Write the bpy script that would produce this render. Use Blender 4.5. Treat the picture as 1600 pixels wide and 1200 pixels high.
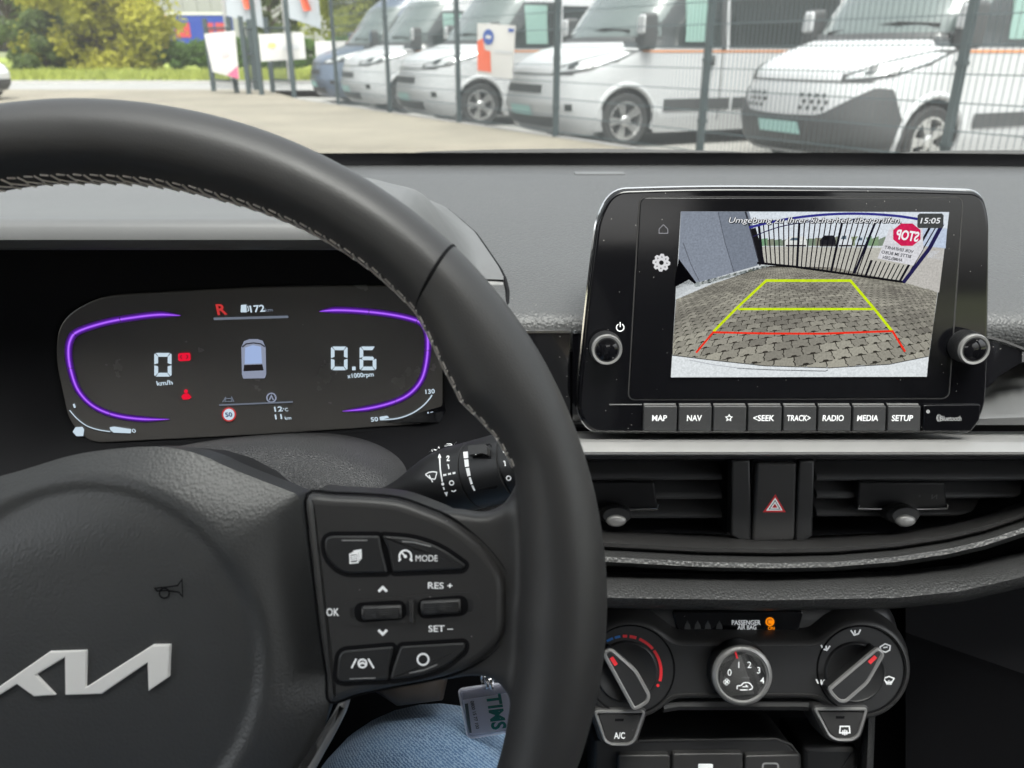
import bpy, bmesh, math, random
from mathutils import Vector, Matrix
import numpy as np
random.seed(7); rng = np.random.default_rng(7)
sc = bpy.context.scene
for o in list(bpy.data.objects): bpy.data.objects.remove(o)
COL = sc.collection
R = math.radians
# ------------------------------------------------------------------ camera, sky, sun, exposure
H = 0.98            # camera height above the ground
PITCH = R(22.6)
FPX = 1250.0        # focal length in photo pixels (1600 wide)
CAM = Vector((0, 0, H))
cam_d = bpy.data.cameras.new('camera'); cam = bpy.data.objects.new('camera', cam_d); COL.objects.link(cam)
cam.location = CAM; cam.rotation_euler = (R(90) - PITCH, 0, 0)
cam_d.sensor_width = 36; cam_d.lens = FPX / 1600 * 36
cam_d.clip_start = 0.01; cam_d.clip_end = 3000
cam_d.dof.use_dof = True; cam_d.dof.focus_distance = 0.41; cam_d.dof.aperture_fstop = 14.5
sc.camera = cam
EXPO = 2.46
EM = 2 ** -EXPO
sc.view_settings.view_transform = 'Standard'; sc.view_settings.look = 'None'
sc.view_settings.exposure = EXPO; sc.view_settings.gamma = 1
sc.view_settings.use_curve_mapping = False
sc.cycles.use_denoising = True
sc.cycles.max_bounces = 8; sc.cycles.transparent_max_bounces = 24
sc.cycles.sample_clamp_indirect = 6
SUN_EL, SUN_ROT = R(66), R(165)
world = bpy.data.worlds.new('World'); sc.world = world; world.use_nodes = True
wn = world.node_tree; wn.nodes.clear()
sky = wn.nodes.new('ShaderNodeTexSky'); sky.sky_type = 'NISHITA'; sky.sun_disc = False
sky.sun_elevation = SUN_EL; sky.sun_rotation = SUN_ROT; sky.dust_density = 6; sky.air_density = 1.0; sky.ozone_density = 1
hs = wn.nodes.new('ShaderNodeHueSaturation'); hs.inputs['Saturation'].default_value = 0.22
bg = wn.nodes.new('ShaderNodeBackground'); bg.inputs['Strength'].default_value = 0.15
wo = wn.nodes.new('ShaderNodeOutputWorld')
wn.links.new(sky.outputs[0], hs.inputs['Color']); wn.links.new(hs.outputs[0], bg.inputs[0]); wn.links.new(bg.outputs[0], wo.inputs[0])
sun_d = bpy.data.lights.new('sun', 'SUN'); sun_d.energy = 1.35; sun_d.angle = R(32); sun_d.color = (1, .97, .92)
sun = bpy.data.objects.new('sun', sun_d); COL.objects.link(sun)
# direction towards the sun: azimuth measured from +Y towards +X
sdir = Vector((math.sin(SUN_ROT) * math.cos(SUN_EL), math.cos(SUN_ROT) * math.cos(SUN_EL), math.sin(SUN_EL)))
sun.rotation_euler = sdir.to_track_quat('Z', 'Y').to_euler(); sun.location = (0, 0, 20)

# ------------------------------------------------------------------ helpers
AX_R = Vector((1, 0, 0)); AX_U = Vector((0, math.sin(PITCH), math.cos(PITCH))); AX_B = Vector((0, -math.cos(PITCH), math.sin(PITCH)))
def ray(px, py): return AX_R * ((px - 800) / FPX) + AX_U * (-(py - 600) / FPX) - AX_B
def atd(px, py, d): return CAM + ray(px, py) * d
def atY(px, py, Y):
    r = ray(px, py); return CAM + r * (Y / r.y)
class Frame:
    """A measured plane of the cabin: origin seen at a picture point at a depth, tilted, yawed and rolled."""
    def __init__(s, px, py, d, tilt=0, yaw=0, roll=0):
        t, y, r = R(tilt), R(yaw), R(roll)
        s.o = atd(px, py, d)
        n = AX_B * math.cos(t) + AX_U * math.sin(t); v = AX_U * math.cos(t) - AX_B * math.sin(t); u = AX_R.copy()
        n, u = n * math.cos(y) + u * math.sin(y), u * math.cos(y) - n * math.sin(y)
        u, v = u * math.cos(r) + v * math.sin(r), v * math.cos(r) - u * math.sin(r)
        s.u, s.v, s.n = u, v, n
        s.mat = Matrix(((u.x, v.x, n.x, s.o.x), (u.y, v.y, n.y, s.o.y), (u.z, v.z, n.z, s.o.z), (0, 0, 0, 1)))
        s.inv = s.mat.inverted()
    def uv(s, px, py, w=0.0):
        r = ray(px, py); k = ((s.o + s.n * w) - CAM).dot(s.n) / r.dot(s.n)
        p = s.inv @ (CAM + r * k); return (p.x, p.y)
    def pts(s, L, w=0.0): return [s.uv(a[0], a[1], w) for a in L]
    def loc(s, p): return s.inv @ p

def lin(c):
    return tuple((x / 12.92 if x <= .04045 else ((x + .055) / 1.055) ** 2.4) for x in c)
class MB:
    def __init__(s): s.v = []; s.f = []; s.c = []
    def add(s, vs, fs, col=None):
        b = len(s.v); s.v += [tuple(x) for x in vs]; s.f += [tuple(i + b for i in f) for f in fs]
        if col is not None: s.c += [col] * len(fs)
        return s
    def grid(s, P, closed_u=False, closed_v=False):
        nu, nv = len(P), len(P[0]); vs = [p for row in P for p in row]; fs = []
        for i in range(nu if closed_u else nu - 1):
            for j in range(nv if closed_v else nv - 1):
                a, b = i, (i + 1) % nu; c, d = j, (j + 1) % nv
                fs.append((a * nv + c, b * nv + c, b * nv + d, a * nv + d))
        return s.add(vs, fs)
    def box(s, x0, x1, y0, y1, z0, z1):
        vs = [(x, y, z) for x in (x0, x1) for y in (y0, y1) for z in (z0, z1)]
        return s.add(vs, [(0, 1, 3, 2), (4, 6, 7, 5), (0, 4, 5, 1), (2, 3, 7, 6), (0, 2, 6, 4), (1, 5, 7, 3)])
    def tube(s, path, r, n=8, closed=False, caps=True):
        P = [Vector(p) for p in path]; m = len(P); rs = r if isinstance(r, (list, tuple)) else [r] * m
        rows = []; ref = None
        for i in range(m):
            a = P[i - 1] if (i > 0 or closed) else P[i]; b = P[(i + 1) % m] if (i < m - 1 or closed) else P[i]
            t = (b - a).normalized()
            if ref is None: ref = t.orthogonal().normalized()
            ref = (ref - t * ref.dot(t)).normalized(); q = t.cross(ref)
            rows.append([P[i] + (ref * math.cos(k * 2 * math.pi / n) + q * math.sin(k * 2 * math.pi / n)) * rs[i] for k in range(n)])
        b0 = len(s.v); s.grid(rows, closed_u=closed, closed_v=True)
        if caps and not closed:
            s.f.append(tuple(b0 + k for k in range(n))[::-1]); s.f.append(tuple(b0 + (m - 1) * n + k for k in range(n)))
        return s
    def lathe(s, prof, n=48, cx=0, cy=0, a0=0):
        """profile of (radius, w) about the local w axis"""
        rows = [[(cx + r * math.cos(a0 + 2 * math.pi * k / n), cy + r * math.sin(a0 + 2 * math.pi * k / n), w) for k in range(n)] for r, w in prof]
        b0 = len(s.v); s.grid(rows, closed_v=True); m = len(prof)
        s.f.append(tuple(b0 + k for k in range(n))[::-1]); s.f.append(tuple(b0 + (m - 1) * n + k for k in range(n)))
        return s
    def plate(s, outline, w0, w1, bev=0.0, seg=3, hf=None):
        """a bevelled solid plate over an outline (counter-clockwise after fixing)"""
        if area(outline) < 0: outline = outline[::-1]
        n = len(outline); rings = [[(x, y, w0) for x, y in outline]]
        if bev <= 0: rings.append([(x, y, w1) for x, y in outline])
        else:
            for k in range(seg + 1):
                a = k / seg * math.pi / 2; q = inset(outline, bev * (1 - math.cos(a)))
                rings.append([(x, y, w1 - bev + bev * math.sin(a)) for x, y in q])
        b0 = len(s.v); s.grid(rings, closed_v=True); m = len(rings)
        s.f.append(tuple(b0 + k for k in range(n))[::-1]); s.f.append(tuple(b0 + (m - 1) * n + k for k in range(n)))
        return s
    def frame_ring(s, outline, t, w0, w1):
        """a flat ring: the outline and its inset by t, with thickness"""
        if area(outline) < 0: outline = outline[::-1]
        q = inset(outline, t)
        rings = [[(x, y, w0) for x, y in outline], [(x, y, w1) for x, y in outline], [(x, y, w1) for x, y in q], [(x, y, w0) for x, y in q]]
        return s.grid(rings, closed_u=True, closed_v=True)
    def ribbon(s, path, wid, w, closed=False, thick=0.0, col=None):
        P = [Vector((a[0], a[1])) for a in path]; n = len(P); L = []; Q = []
        for i in range(n):
            a = P[i - 1] if (i > 0 or closed) else None; b = P[(i + 1) % n] if (i < n - 1 or closed) else None
            d0 = (P[i] - a).normalized() if a is not None else (b - P[i]).normalized()
            d1 = (b - P[i]).normalized() if b is not None else d0
            n0 = Vector((-d0.y, d0.x)); n1 = Vector((-d1.y, d1.x)); m = (n0 + n1)
            m = n0 if m.length < 1e-6 else m.normalized(); k = 1 / max(.45, m.dot(n0))
            wd = wid[i] if isinstance(wid, (list, tuple)) else wid
            L.append(P[i] + m * wd / 2 * k); Q.append(P[i] - m * wd / 2 * k)
        vs = []; fs = []
        for p in L: vs.append((p.x, p.y, w))
        for p in Q: vs.append((p.x, p.y, w))
        for i in range(n if closed else n - 1):
            j = (i + 1) % n; fs.append((i, n + i, n + j, j))
        return s.add(vs, fs, col)
    def poly(s, pts, w, col=None):
        if area(pts) < 0: pts = pts[::-1]
        return s.add([(p[0], p[1], w) for p in pts], [tuple(range(len(pts)))], col)
    def map(s, fn): s.v = [tuple(fn(*p)) for p in s.v]; return s
def area(o): return sum(o[i - 1][0] * o[i][1] - o[i][0] * o[i - 1][1] for i in range(len(o))) / 2
def inset(o, d):
    if d == 0: return list(o)
    n = len(o); out = []
    for i in range(n):
        a, b, c = o[i - 1], o[i], o[(i + 1) % n]
        d0 = Vector((b[0] - a[0], b[1] - a[1])); d1 = Vector((c[0] - b[0], c[1] - b[1]))
        if d0.length < 1e-9: d0 = d1
        if d1.length < 1e-9: d1 = d0
        d0.normalize(); d1.normalize()
        n0 = Vector((-d0.y, d0.x)); n1 = Vector((-d1.y, d1.x)); m = n0 + n1
        m = n0 if m.length < 1e-6 else m.normalized(); k = 1 / max(.5, m.dot(n0))
        out.append((b[0] + m.x * d * k, b[1] + m.y * d * k))
    return out
def rpoly(pts, r=0.0, seg=5):
    """polygon with rounded corners; a point may carry its own radius"""
    out = []; n = len(pts)
    for i in range(n):
        a, b, c = Vector(pts[i - 1][:2]), Vector(pts[i][:2]), Vector(pts[(i + 1) % n][:2])
        rr = pts[i][2] if len(pts[i]) > 2 else r
        if rr <= 0: out.append((b.x, b.y)); continue
        d0 = (a - b); d1 = (c - b); l = min(rr, d0.length * .48, d1.length * .48)
        p0 = b + d0.normalized() * l; p1 = b + d1.normalized() * l
        for k in range(seg + 1):
            t = k / seg; q = p0 * (1 - t) ** 2 + b * 2 * t * (1 - t) + p1 * t * t; out.append((q.x, q.y))
    return out
def spl(pts, n=8, closed=True):
    P = [np.array(p, float) for p in pts]; m = len(P); out = []
    for i in range(m if closed else m - 1):
        if closed: p0, p1, p2, p3 = P[i - 1], P[i], P[(i + 1) % m], P[(i + 2) % m]
        else: p0, p1, p2, p3 = P[max(i - 1, 0)], P[i], P[i + 1], P[min(i + 2, m - 1)]
        for k in range(n):
            t = k / n
            out.append(tuple(.5 * (2 * p1 + (p2 - p0) * t + (2 * p0 - 5 * p1 + 4 * p2 - p3) * t * t + (3 * p1 - p0 - 3 * p2 + p3) * t ** 3)))
    if not closed: out.append(tuple(P[-1]))
    return out
def circ(cx, cy, r, n=40, a0=0, a1=360):
    full = abs(a1 - a0) >= 360
    return [(cx + r * math.cos(R(a0 + (a1 - a0) * k / (n if full else n - 1))), cy + r * math.sin(R(a0 + (a1 - a0) * k / (n if full else n - 1)))) for k in range(n)]
def sstep(a, b, x):
    t = min(1, max(0, (x - a) / (b - a))); return t * t * (3 - 2 * t)
def itp(x, tab): return float(np.interp(x, [t[0] for t in tab], [t[1] for t in tab]))

def tag(o, label=None, cat=None, group=None, kind=None):
    if label: o['label'] = label
    if cat: o['category'] = cat
    if group: o['group'] = group
    if kind: o['kind'] = kind
    return o
def root(name, label, cat, fr=None, group=None, loc=None, rz=0):
    o = bpy.data.objects.new(name, None); COL.objects.link(o); o.empty_display_size = .05
    if fr is not None: o.matrix_world = fr.mat
    elif loc is not None: o.location = loc; o.rotation_euler = (0, 0, rz)
    return tag(o, label, cat, group)
def mk(name, mb, m, parent=None, smooth=30, label=None, kind=None, fix=True):
    me = bpy.data.meshes.new(name)
    if isinstance(mb, MB):
        me.from_pydata(mb.v, [], mb.f)
        if mb.c:
            at = me.attributes.new('Col', 'FLOAT_COLOR', 'FACE')
            at.data.foreach_set('color', np.array([(*c, 1) for c in mb.c], dtype=np.float32).ravel())
            fix = False
        if fix:
            bm = bmesh.new(); bm.from_mesh(me); bmesh.ops.recalc_face_normals(bm, faces=bm.faces); bm.to_mesh(me); bm.free()
    else: me = mb
    if smooth:
        me.shade_smooth()
        if smooth < 180: me.set_sharp_from_angle(angle=R(smooth))
        for p in me.polygons:
            if p.loop_total > 4: p.use_smooth = False
    if m: me.materials.clear(); me.materials.append(m)
    o = bpy.data.objects.new(name, me); COL.objects.link(o)
    if parent is not None: o.parent = parent
    if label: o['label'] = label
    if kind: o['kind'] = kind
    return o
_fc = {}
def txt_mb(s, size, bold=0.0, shear=0.0, cx=.5, sx=1.0):
    cu = bpy.data.curves.new('t', 'FONT'); cu.body = s; cu.size = 1; cu.offset = bold; cu.shear = shear; cu.resolution_u = 3
    ob = bpy.data.objects.new('t', cu); me = bpy.data.meshes.new_from_object(ob)
    v = [(p.co.x, p.co.y) for p in me.vertices]; f = [tuple(p.vertices) for p in me.polygons]
    bpy.data.objects.remove(ob); bpy.data.curves.remove(cu); bpy.data.meshes.remove(me)
    if not v: return [], []
    x0, x1 = min(a[0] for a in v), max(a[0] for a in v); capm = 0.72
    xm = x0 + (x1 - x0) * cx
    return [((a[0] - xm) * size / capm * sx, (a[1] - capm / 2) * size / capm) for a in v], f
def txt(name, s, size, m, parent, at, w, rot=0, bold=.012, shear=0, cx=.5, sx=1.0, width=None, flip=False, label=None, fn=None):
    """flat lettering; size is the cap height"""
    v, f = txt_mb(s, size, bold, shear, cx, sx)
    if width:
        k = width / (max(a[0] for a in v) - min(a[0] for a in v)); v = [(a[0] * k, a[1]) for a in v]
    if flip: v = [(-a[0], a[1]) for a in v]
    c, sn = math.cos(R(rot)), math.sin(R(rot))
    vs = [(at[0] + a[0] * c - a[1] * sn, at[1] + a[0] * sn + a[1] * c, w) for a in v]
    mb = MB().add(vs, f)
    if fn: mb.map(fn)
    return mk(name, mb, m, parent, smooth=0, label=label, fix=False)

# ------------------------------------------------------------------ materials
def newmat(name):
    m = bpy.data.materials.new(name); m.use_nodes = True; nt = m.node_tree; b = nt.nodes['Principled BSDF']; return m, nt, b
def node(nt, t, **kw):
    n = nt.nodes.new(t)
    for k, v in kw.items():
        if k in n.inputs: n.inputs[k].default_value = v
        else: setattr(n, k, v)
    return n
def coords(nt, scale=1.0, out='Object', stretch=None):
    tc = node(nt, 'ShaderNodeTexCoord'); mp = node(nt, 'ShaderNodeMapping')
    mp.inputs['Scale'].default_value = stretch or (scale,) * 3
    nt.links.new(tc.outputs[out], mp.inputs[0]); return mp.outputs[0]
def surf(name, col, rough=.5, metal=0, spec=.5, coat=0, coat_rough=.05, grain=None, var=.08, vscale=30, rvar=.06, dust=0, dust_scale=700, bump2=None, sheen=0):
    """procedural surface: colour with slow variation, roughness variation, grain relief and dust specks"""
    m, nt, b = newmat(name); L = nt.links.new
    b.inputs['Metallic'].default_value = metal; b.inputs['Specular IOR Level'].default_value = spec
    b.inputs['Coat Weight'].default_value = coat; b.inputs['Coat Roughness'].default_value = coat_rough
    if sheen: b.inputs['Sheen Weight'].default_value = sheen
    co = coords(nt, vscale); nz = node(nt, 'ShaderNodeTexNoise', Scale=1.0, Detail=5.0, Roughness=.6); L(co, nz.inputs['Vector'])
    mx = node(nt, 'ShaderNodeMix', data_type='RGBA'); L(nz.outputs[0], mx.inputs[0])
    mx.inputs[6].default_value = (*[c * (1 - var) for c in col], 1); mx.inputs[7].default_value = (*[min(1, c * (1 + var)) for c in col], 1)
    cout = mx.outputs[2]
    mr = node(nt, 'ShaderNodeMapRange'); mr.inputs[3].default_value = max(.02, rough - rvar); mr.inputs[4].default_value = min(1, rough + rvar); L(nz.outputs[0], mr.inputs[0])
    rout = mr.outputs[0]
    if dust:
        c2 = coords(nt, dust_scale); vo = node(nt, 'ShaderNodeTexVoronoi', feature='F1', Scale=1.0); L(c2, vo.inputs['Vector'])
        lt = node(nt, 'ShaderNodeMath', operation='LESS_THAN'); L(vo.outputs['Distance'], lt.inputs[0]); lt.inputs[1].default_value = .13
        wn_ = node(nt, 'ShaderNodeSeparateColor'); L(vo.outputs['Color'], wn_.inputs[0])
        g = node(nt, 'ShaderNodeMath', operation='LESS_THAN'); L(wn_.outputs[0], g.inputs[0]); g.inputs[1].default_value = dust
        mu = node(nt, 'ShaderNodeMath', operation='MULTIPLY'); L(lt.outputs[0], mu.inputs[0]); L(g.outputs[0], mu.inputs[1])
        m2 = node(nt, 'ShaderNodeMix', data_type='RGBA'); L(mu.outputs[0], m2.inputs[0]); L(cout, m2.inputs[6]); m2.inputs[7].default_value = (.35, .34, .32, 1); cout = m2.outputs[2]
        ad = node(nt, 'ShaderNodeMath', operation='MAXIMUM'); L(rout, ad.inputs[0]); m3 = node(nt, 'ShaderNodeMath', operation='MULTIPLY'); L(mu.outputs[0], m3.inputs[0]); m3.inputs[1].default_value = .8
        L(m3.outputs[0], ad.inputs[1]); rout = ad.outputs[0]
    L(cout, b.inputs['Base Color']); L(rout, b.inputs['Roughness'])
    if grain:
        kind, gs, st = grain[:3]; c3 = coords(nt, 1, stretch=(gs * (grain[3] if len(grain) > 3 else 1), gs, gs))
        if kind == 'leather':
            nd = node(nt, 'ShaderNodeTexNoise', Scale=.7, Detail=2.0); L(c3, nd.inputs['Vector'])
            ad = node(nt, 'ShaderNodeMix', data_type='VECTOR'); ad.inputs[0].default_value = .35; L(c3, ad.inputs[4])
            vm = node(nt, 'ShaderNodeVectorMath', operation='MULTIPLY_ADD'); L(nd.outputs[1], vm.inputs[0]); vm.inputs[1].default_value = (1.1, 1.1, 1.1); L(c3, vm.inputs[2])
            vo = node(nt, 'ShaderNodeTexVoronoi', feature='DISTANCE_TO_EDGE', Scale=1.0); L(vm.outputs[0], vo.inputs['Vector'])
            rp = node(nt, 'ShaderNodeMapRange', interpolation_type='SMOOTHSTEP'); rp.inputs[1].default_value = 0; rp.inputs[2].default_value = .32; L(vo.outputs['Distance'], rp.inputs[0])
            hgt = rp.outputs[0]
        elif kind == 'noise':
            nd = node(nt, 'ShaderNodeTexNoise', Scale=1.0, Detail=3.0, Roughness=.6); L(c3, nd.inputs['Vector']); hgt = nd.outputs[0]
        elif kind == 'pebble':
            vo = node(nt, 'ShaderNodeTexVoronoi', feature='SMOOTH_F1', Scale=1.0); vo.inputs['Smoothness'].default_value = .6; nd = node(nt, 'ShaderNodeTexNoise', Scale=.9, Detail=2.0); L(c3, nd.inputs['Vector'])
            vm = node(nt, 'ShaderNodeVectorMath', operation='MULTIPLY_ADD'); L(nd.outputs[1], vm.inputs[0]); vm.inputs[1].default_value = (.45, .45, .45); L(c3, vm.inputs[2]); L(vm.outputs[0], vo.inputs['Vector'])
            inv = node(nt, 'ShaderNodeMath', operation='SUBTRACT'); inv.inputs[0].default_value = 1; L(vo.outputs['Distance'], inv.inputs[1]); hgt = inv.outputs[0]
        bp = node(nt, 'ShaderNodeBump'); bp.inputs['Strength'].default_value = st; bp.inputs['Distance'].default_value = .6 / gs; L(hgt, bp.inputs['Height'])
        L(bp.outputs[0], b.inputs['Normal'])
    return m
def emis(name, col, k=1.0):
    m, nt, b = newmat(name); e = node(nt, 'ShaderNodeEmission'); e.inputs[0].default_value = (*lin(col), 1); e.inputs[1].default_value = EM * k
    nt.links.new(e.outputs[0], nt.nodes['Material Output'].inputs[0]); nt.nodes.remove(b); return m
def emis_attr(name, k=1.0, noise=0.0):
    m, nt, b = newmat(name); e = node(nt, 'ShaderNodeEmission'); a = node(nt, 'ShaderNodeAttribute', attribute_name='Col')
    out = a.outputs[0]
    if noise:
        co = coords(nt, 900); nz = node(nt, 'ShaderNodeTexNoise', Scale=1.0, Detail=4.0, Roughness=.7); nt.links.new(co, nz.inputs['Vector'])
        mr = node(nt, 'ShaderNodeMapRange'); mr.inputs[1].default_value = .3; mr.inputs[2].default_value = .7; mr.inputs[3].default_value = 1 - noise; mr.inputs[4].default_value = 1 + noise; nt.links.new(nz.outputs[0], mr.inputs[0])
        vm = node(nt, 'ShaderNodeVectorMath', operation='SCALE'); nt.links.new(out, vm.inputs[0]); nt.links.new(mr.outputs[0], vm.inputs['Scale']); out = vm.outputs[0]
    nt.links.new(out, e.inputs[0]); e.inputs[1].default_value = EM * k
    nt.links.new(e.outputs[0], nt.nodes['Material Output'].inputs[0]); nt.nodes.remove(b); return m
def glassy(name, tint=(.93, .95, .94), ior=1.45, rough=0.0, dirt=0):
    """thin sheet of glass: clear transmission with a fresnel reflection"""
    m, nt, b = newmat(name); nt.nodes.remove(b); L = nt.links.new
    t = node(nt, 'ShaderNodeBsdfTransparent'); t.inputs[0].default_value = (*tint, 1)
    g = node(nt, 'ShaderNodeBsdfGlossy'); g.inputs['Roughness'].default_value = rough
    fr = node(nt, 'ShaderNodeFresnel'); fr.inputs[0].default_value = ior
    tout = t
    if dirt:
        df = node(nt, 'ShaderNodeBsdfTranslucent'); df.inputs[0].default_value = (.8, .82, .8, 1); md = node(nt, 'ShaderNodeMixShader')
        nz = node(nt, 'ShaderNodeTexNoise', Scale=14.0, Detail=5.0); mr = node(nt, 'ShaderNodeMapRange'); mr.inputs[3].default_value = dirt * .6; mr.inputs[4].default_value = dirt * 1.4; L(nz.outputs[0], mr.inputs[0]); L(mr.outputs[0], md.inputs[0])
        L(t.outputs[0], md.inputs[1]); L(df.outputs[0], md.inputs[2]); tout = md
    mx = node(nt, 'ShaderNodeMixShader'); L(fr.outputs[0], mx.inputs[0]); L(tout.outputs[0], mx.inputs[1]); L(g.outputs[0], mx.inputs[2])
    L(mx.outputs[0], nt.nodes['Material Output'].inputs[0]); return m

M = {}
M['rim'] = surf('smooth_leather', (.034, .033, .033), .47, spec=.55, grain=('pebble', 1500, .09), var=.1, vscale=60)
M['pad'] = surf('airbag_grain', (.040, .041, .042), .43, spec=.55, grain=('pebble', 820, .17), var=.08)
M['satin'] = surf('satin_plastic', (.034, .033, .033), .40, grain=('noise', 2500, .03), dust=.02)
M['satin2'] = surf('satin_plastic_dark', (.020, .020, .021), .42, grain=('noise', 2500, .03))
M['matte'] = surf('matte_black', (.024, .024, .025), .55, spec=.3)
M['void'] = surf('shade_mark_black', (.006, .006, .007), .8, spec=.12)  # near-black with the shade of recesses put into it; also gaps and dark marks
M['dash'] = surf('dash_grain', (.058, .059, .060), .50, grain=('pebble', 560, .55), var=.10, vscale=9, dust=.03, dust_scale=500)
M['dashsoft'] = surf('dash_smooth', (.095, .096, .097), .46, grain=('noise', 800, .06), var=.04)
M['softpad'] = surf('soft_pad_grain', (.040, .040, .040), .42, grain=('pebble', 620, .5), var=.08)
M['gloss'] = surf('piano_black', (.004, .004, .005), .05, coat=.6, coat_rough=.02, rvar=.02, dust=.07, dust_scale=420)
M['glossclean'] = surf('piano_black_clean', (.004, .004, .005), .07, spec=.4, rvar=.02, dust=.03, dust_scale=500)
M['screen'] = surf('screen_glass', (.004, .004, .005), .12, spec=.4, rvar=.03, dust=.03, dust_scale=600)
M['lens'] = surf('cluster_lens', (.085, .080, .076), .26, spec=.8, rvar=.05)  # warm grey base stands in for the hazy reflection on the lens
M['silver'] = surf('satin_silver', (.31, .305, .30), .40, metal=.5, grain=('noise', 1500, .02), var=.04)
M['chrome'] = surf('chrome', (.72, .72, .72), .14, metal=1, var=.03, rvar=.03)
M['brushed'] = surf('brushed_emblem', (.88, .86, .83), .42, metal=.15, grain=('noise', 1400, .05, .08), var=.05)
M['btn'] = surf('grey_button', (.036, .036, .037), .45, grain=('noise', 2500, .03))
M['legend'] = surf('white_legend', (.75, .75, .74), .5, var=.03)
for _m in (M['legend'],):
    _b = _m.node_tree.nodes['Principled BSDF']; _b.inputs['Emission Color'].default_value = (.9, .95, 1, 1); _b.inputs['Emission Strength'].default_value = EM * .28  # glow added to lift the white legends, as if backlit
M['legend_dim'] = surf('grey_legend', (.30, .30, .30), .5, var=.03)
M['red'] = surf('red_marking', (.78, .03, .04), .45, var=.05)
M['blue'] = surf('blue_marking', (.02, .16, .50), .45, var=.05)
M['slat'] = surf('vent_slat', (.060, .060, .062), .40)
M['tab'] = surf('vent_tab', (.012, .012, .013), .3, spec=.25)
M['thread'] = surf('beige_thread', (.72, .66, .60), .7, grain=('noise', 4000, .2))
M['glass'] = glassy('windscreen_glass', (.48, .50, .49), dirt=.010); M['sideglass'] = glassy('side_glass', (.93, .95, .94))
M['beige'] = surf('brown_plastic', (.045, .035, .028), .5)
# ------------------------------------------------------------------ car shell round the cabin
M['lining'] = surf('roof_lining', (.50, .48, .46), .9)
M['doorcard'] = surf('door_plastic', (.07, .07, .07), .5, grain=('leather', 500, .3))
M['seat'] = surf('seat_fabric', (.20, .20, .20), .9, grain=('noise', 900, .3))
M['carwhite'] = surf('white_car_paint', (.70, .71, .71), .3, coat=.6, var=.02)
M['frit'] = surf('black_frit', (.004, .004, .004), .35)
M['rubber'] = surf('black_rubber', (.012, .012, .012), .6)
XC = 0.158
carroot = root('car_cabin', 'dark car cabin with windscreen, roof and doors around the driver', 'car', loc=(XC, 0, 0))
def ws(x, t):
    """windscreen: x from the car's middle line, t from base 0 to header 1"""
    a = abs(x) / .78
    by = 1.03 - .10 * a ** 4 - .22 * max(0, a - .75) * 4 * .5; bz = H - .119
    ty = .08 - .06 * a ** 2; tz = H + .27 - .03 * a ** 2
    k = 1 - .12 * t
    return Vector((x * k, by + (ty - by) * t, bz + (tz - bz) * t + .03 * math.sin(math.pi * t)))
mb = MB().grid([[ws(-.78 + 1.56 * i / 32, -.02 + 1.02 * j / 14) for j in range(15)] for i in range(33)])
mk('windscreen', mb, M['glass'], carroot, fix=False)
def wso(x, t, d):
    p = ws(x, t); return Vector((p.x, p.y - d * .75, p.z + d * -.65))
mb = MB().grid([[wso(-.78 + 1.56 * i / 32, t, .003) for t in (-.035, 0, .012)] for i in range(33)])
mk('frit_band', mb, M['frit'], carroot, fix=False)
# scuttle and bonnet outside the glass
mb = MB().grid([[(x, 1.04 - .10 * (abs(x) / .78) ** 4 + y, z) for y, z in ((-.02, H - .155), (.06, H - .152), (.12, H - .16))] for x in np.linspace(-.8, .8, 17)])
mk('cowl', mb, M['rubber'], carroot, fix=False)
mb = MB().grid([[(x, 1.14 + t * .95 - .06 * (x / .8) ** 2, H - .185 - .16 * t ** 1.6 - .06 * (x / .8) ** 2 - .3 * max(0, t - .9)) for t in np.linspace(0, 1, 12)] for x in np.linspace(-.78, .78, 15)])
mk('bonnet', mb, M['carwhite'], carroot, fix=False)
# roof, pillars, doors, rear, floor
mb = MB().grid([[(x, y, H + .275 - .05 * (x / .7) ** 2 - .02 * ((y + .6) / .9) ** 2) for y in np.linspace(.09, -1.9, 10)] for x in np.linspace(-.70, .70, 9)])
mk('roof_lining', mb, M['lining'], carroot, fix=False)
mb = MB().grid([[(x, y, H + .31 - .05 * (x / .7) ** 2 - .02 * ((y + .6) / .9) ** 2) for y in np.linspace(.13, -1.95, 10)] for x in np.linspace(-.74, .74, 9)])
mk('roof_panel', mb, M['carwhite'], carroot, fix=False)
for s in (-1, 1):
    path = [ws(s * .79, t) + Vector((s * .02, -.02, 0)) for t in np.linspace(-.05, 1, 8)]
    mk('windscreen_pillar', MB().tube(path, .045, 8), M['doorcard'], carroot)
    mk('centre_pillar', MB().tube([(s * .80, -.35, .3), (s * .80, -.38, H - .1), (s * .70, -.42, H + .25)], .055, 8), M['doorcard'], carroot)
    mk('rear_pillar', MB().tube([(s * .80, -1.5, .3), (s * .80, -1.55, H - .1), (s * .68, -1.6, H + .25)], .11, 8), M['doorcard'], carroot)
    prof = [(.80, .22), (.79, .55), (.76, .62), (.74, .75), (.77, H - .26), (.81, H - .22), (.84, H - .25), (.84, .22)]
    mb = MB().grid([[(s * a, y, z) for a, z in prof] for y in np.linspace(.85, -1.6, 12)], closed_v=True)
    mk('door_card', mb, M['doorcard'], carroot)
    mb = MB().grid([[(s * (.82 - .12 * t), y, H - .22 + t * .45) for t in (0, .5, 1)] for y in (.62 if False else .70, .3, -.3, -1.0, -1.5)])
    mk('side_window', mb, M['sideglass'], carroot, fix=False)
mb = MB().box(-.8, .8, -1.75, -1.60, .22, H + .02); mk('rear_seat_back', mb, M['seat'], carroot)
mb = MB().box(-.84, .84, -1.9, 1.05, .16, .22); mk('floor_pan', mb, M['doorcard'], carroot)
mb = MB().box(-.84, .84, 1.0, 1.06, .2, H - .2); mk('bulkhead', mb, M['void'], carroot)
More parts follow.
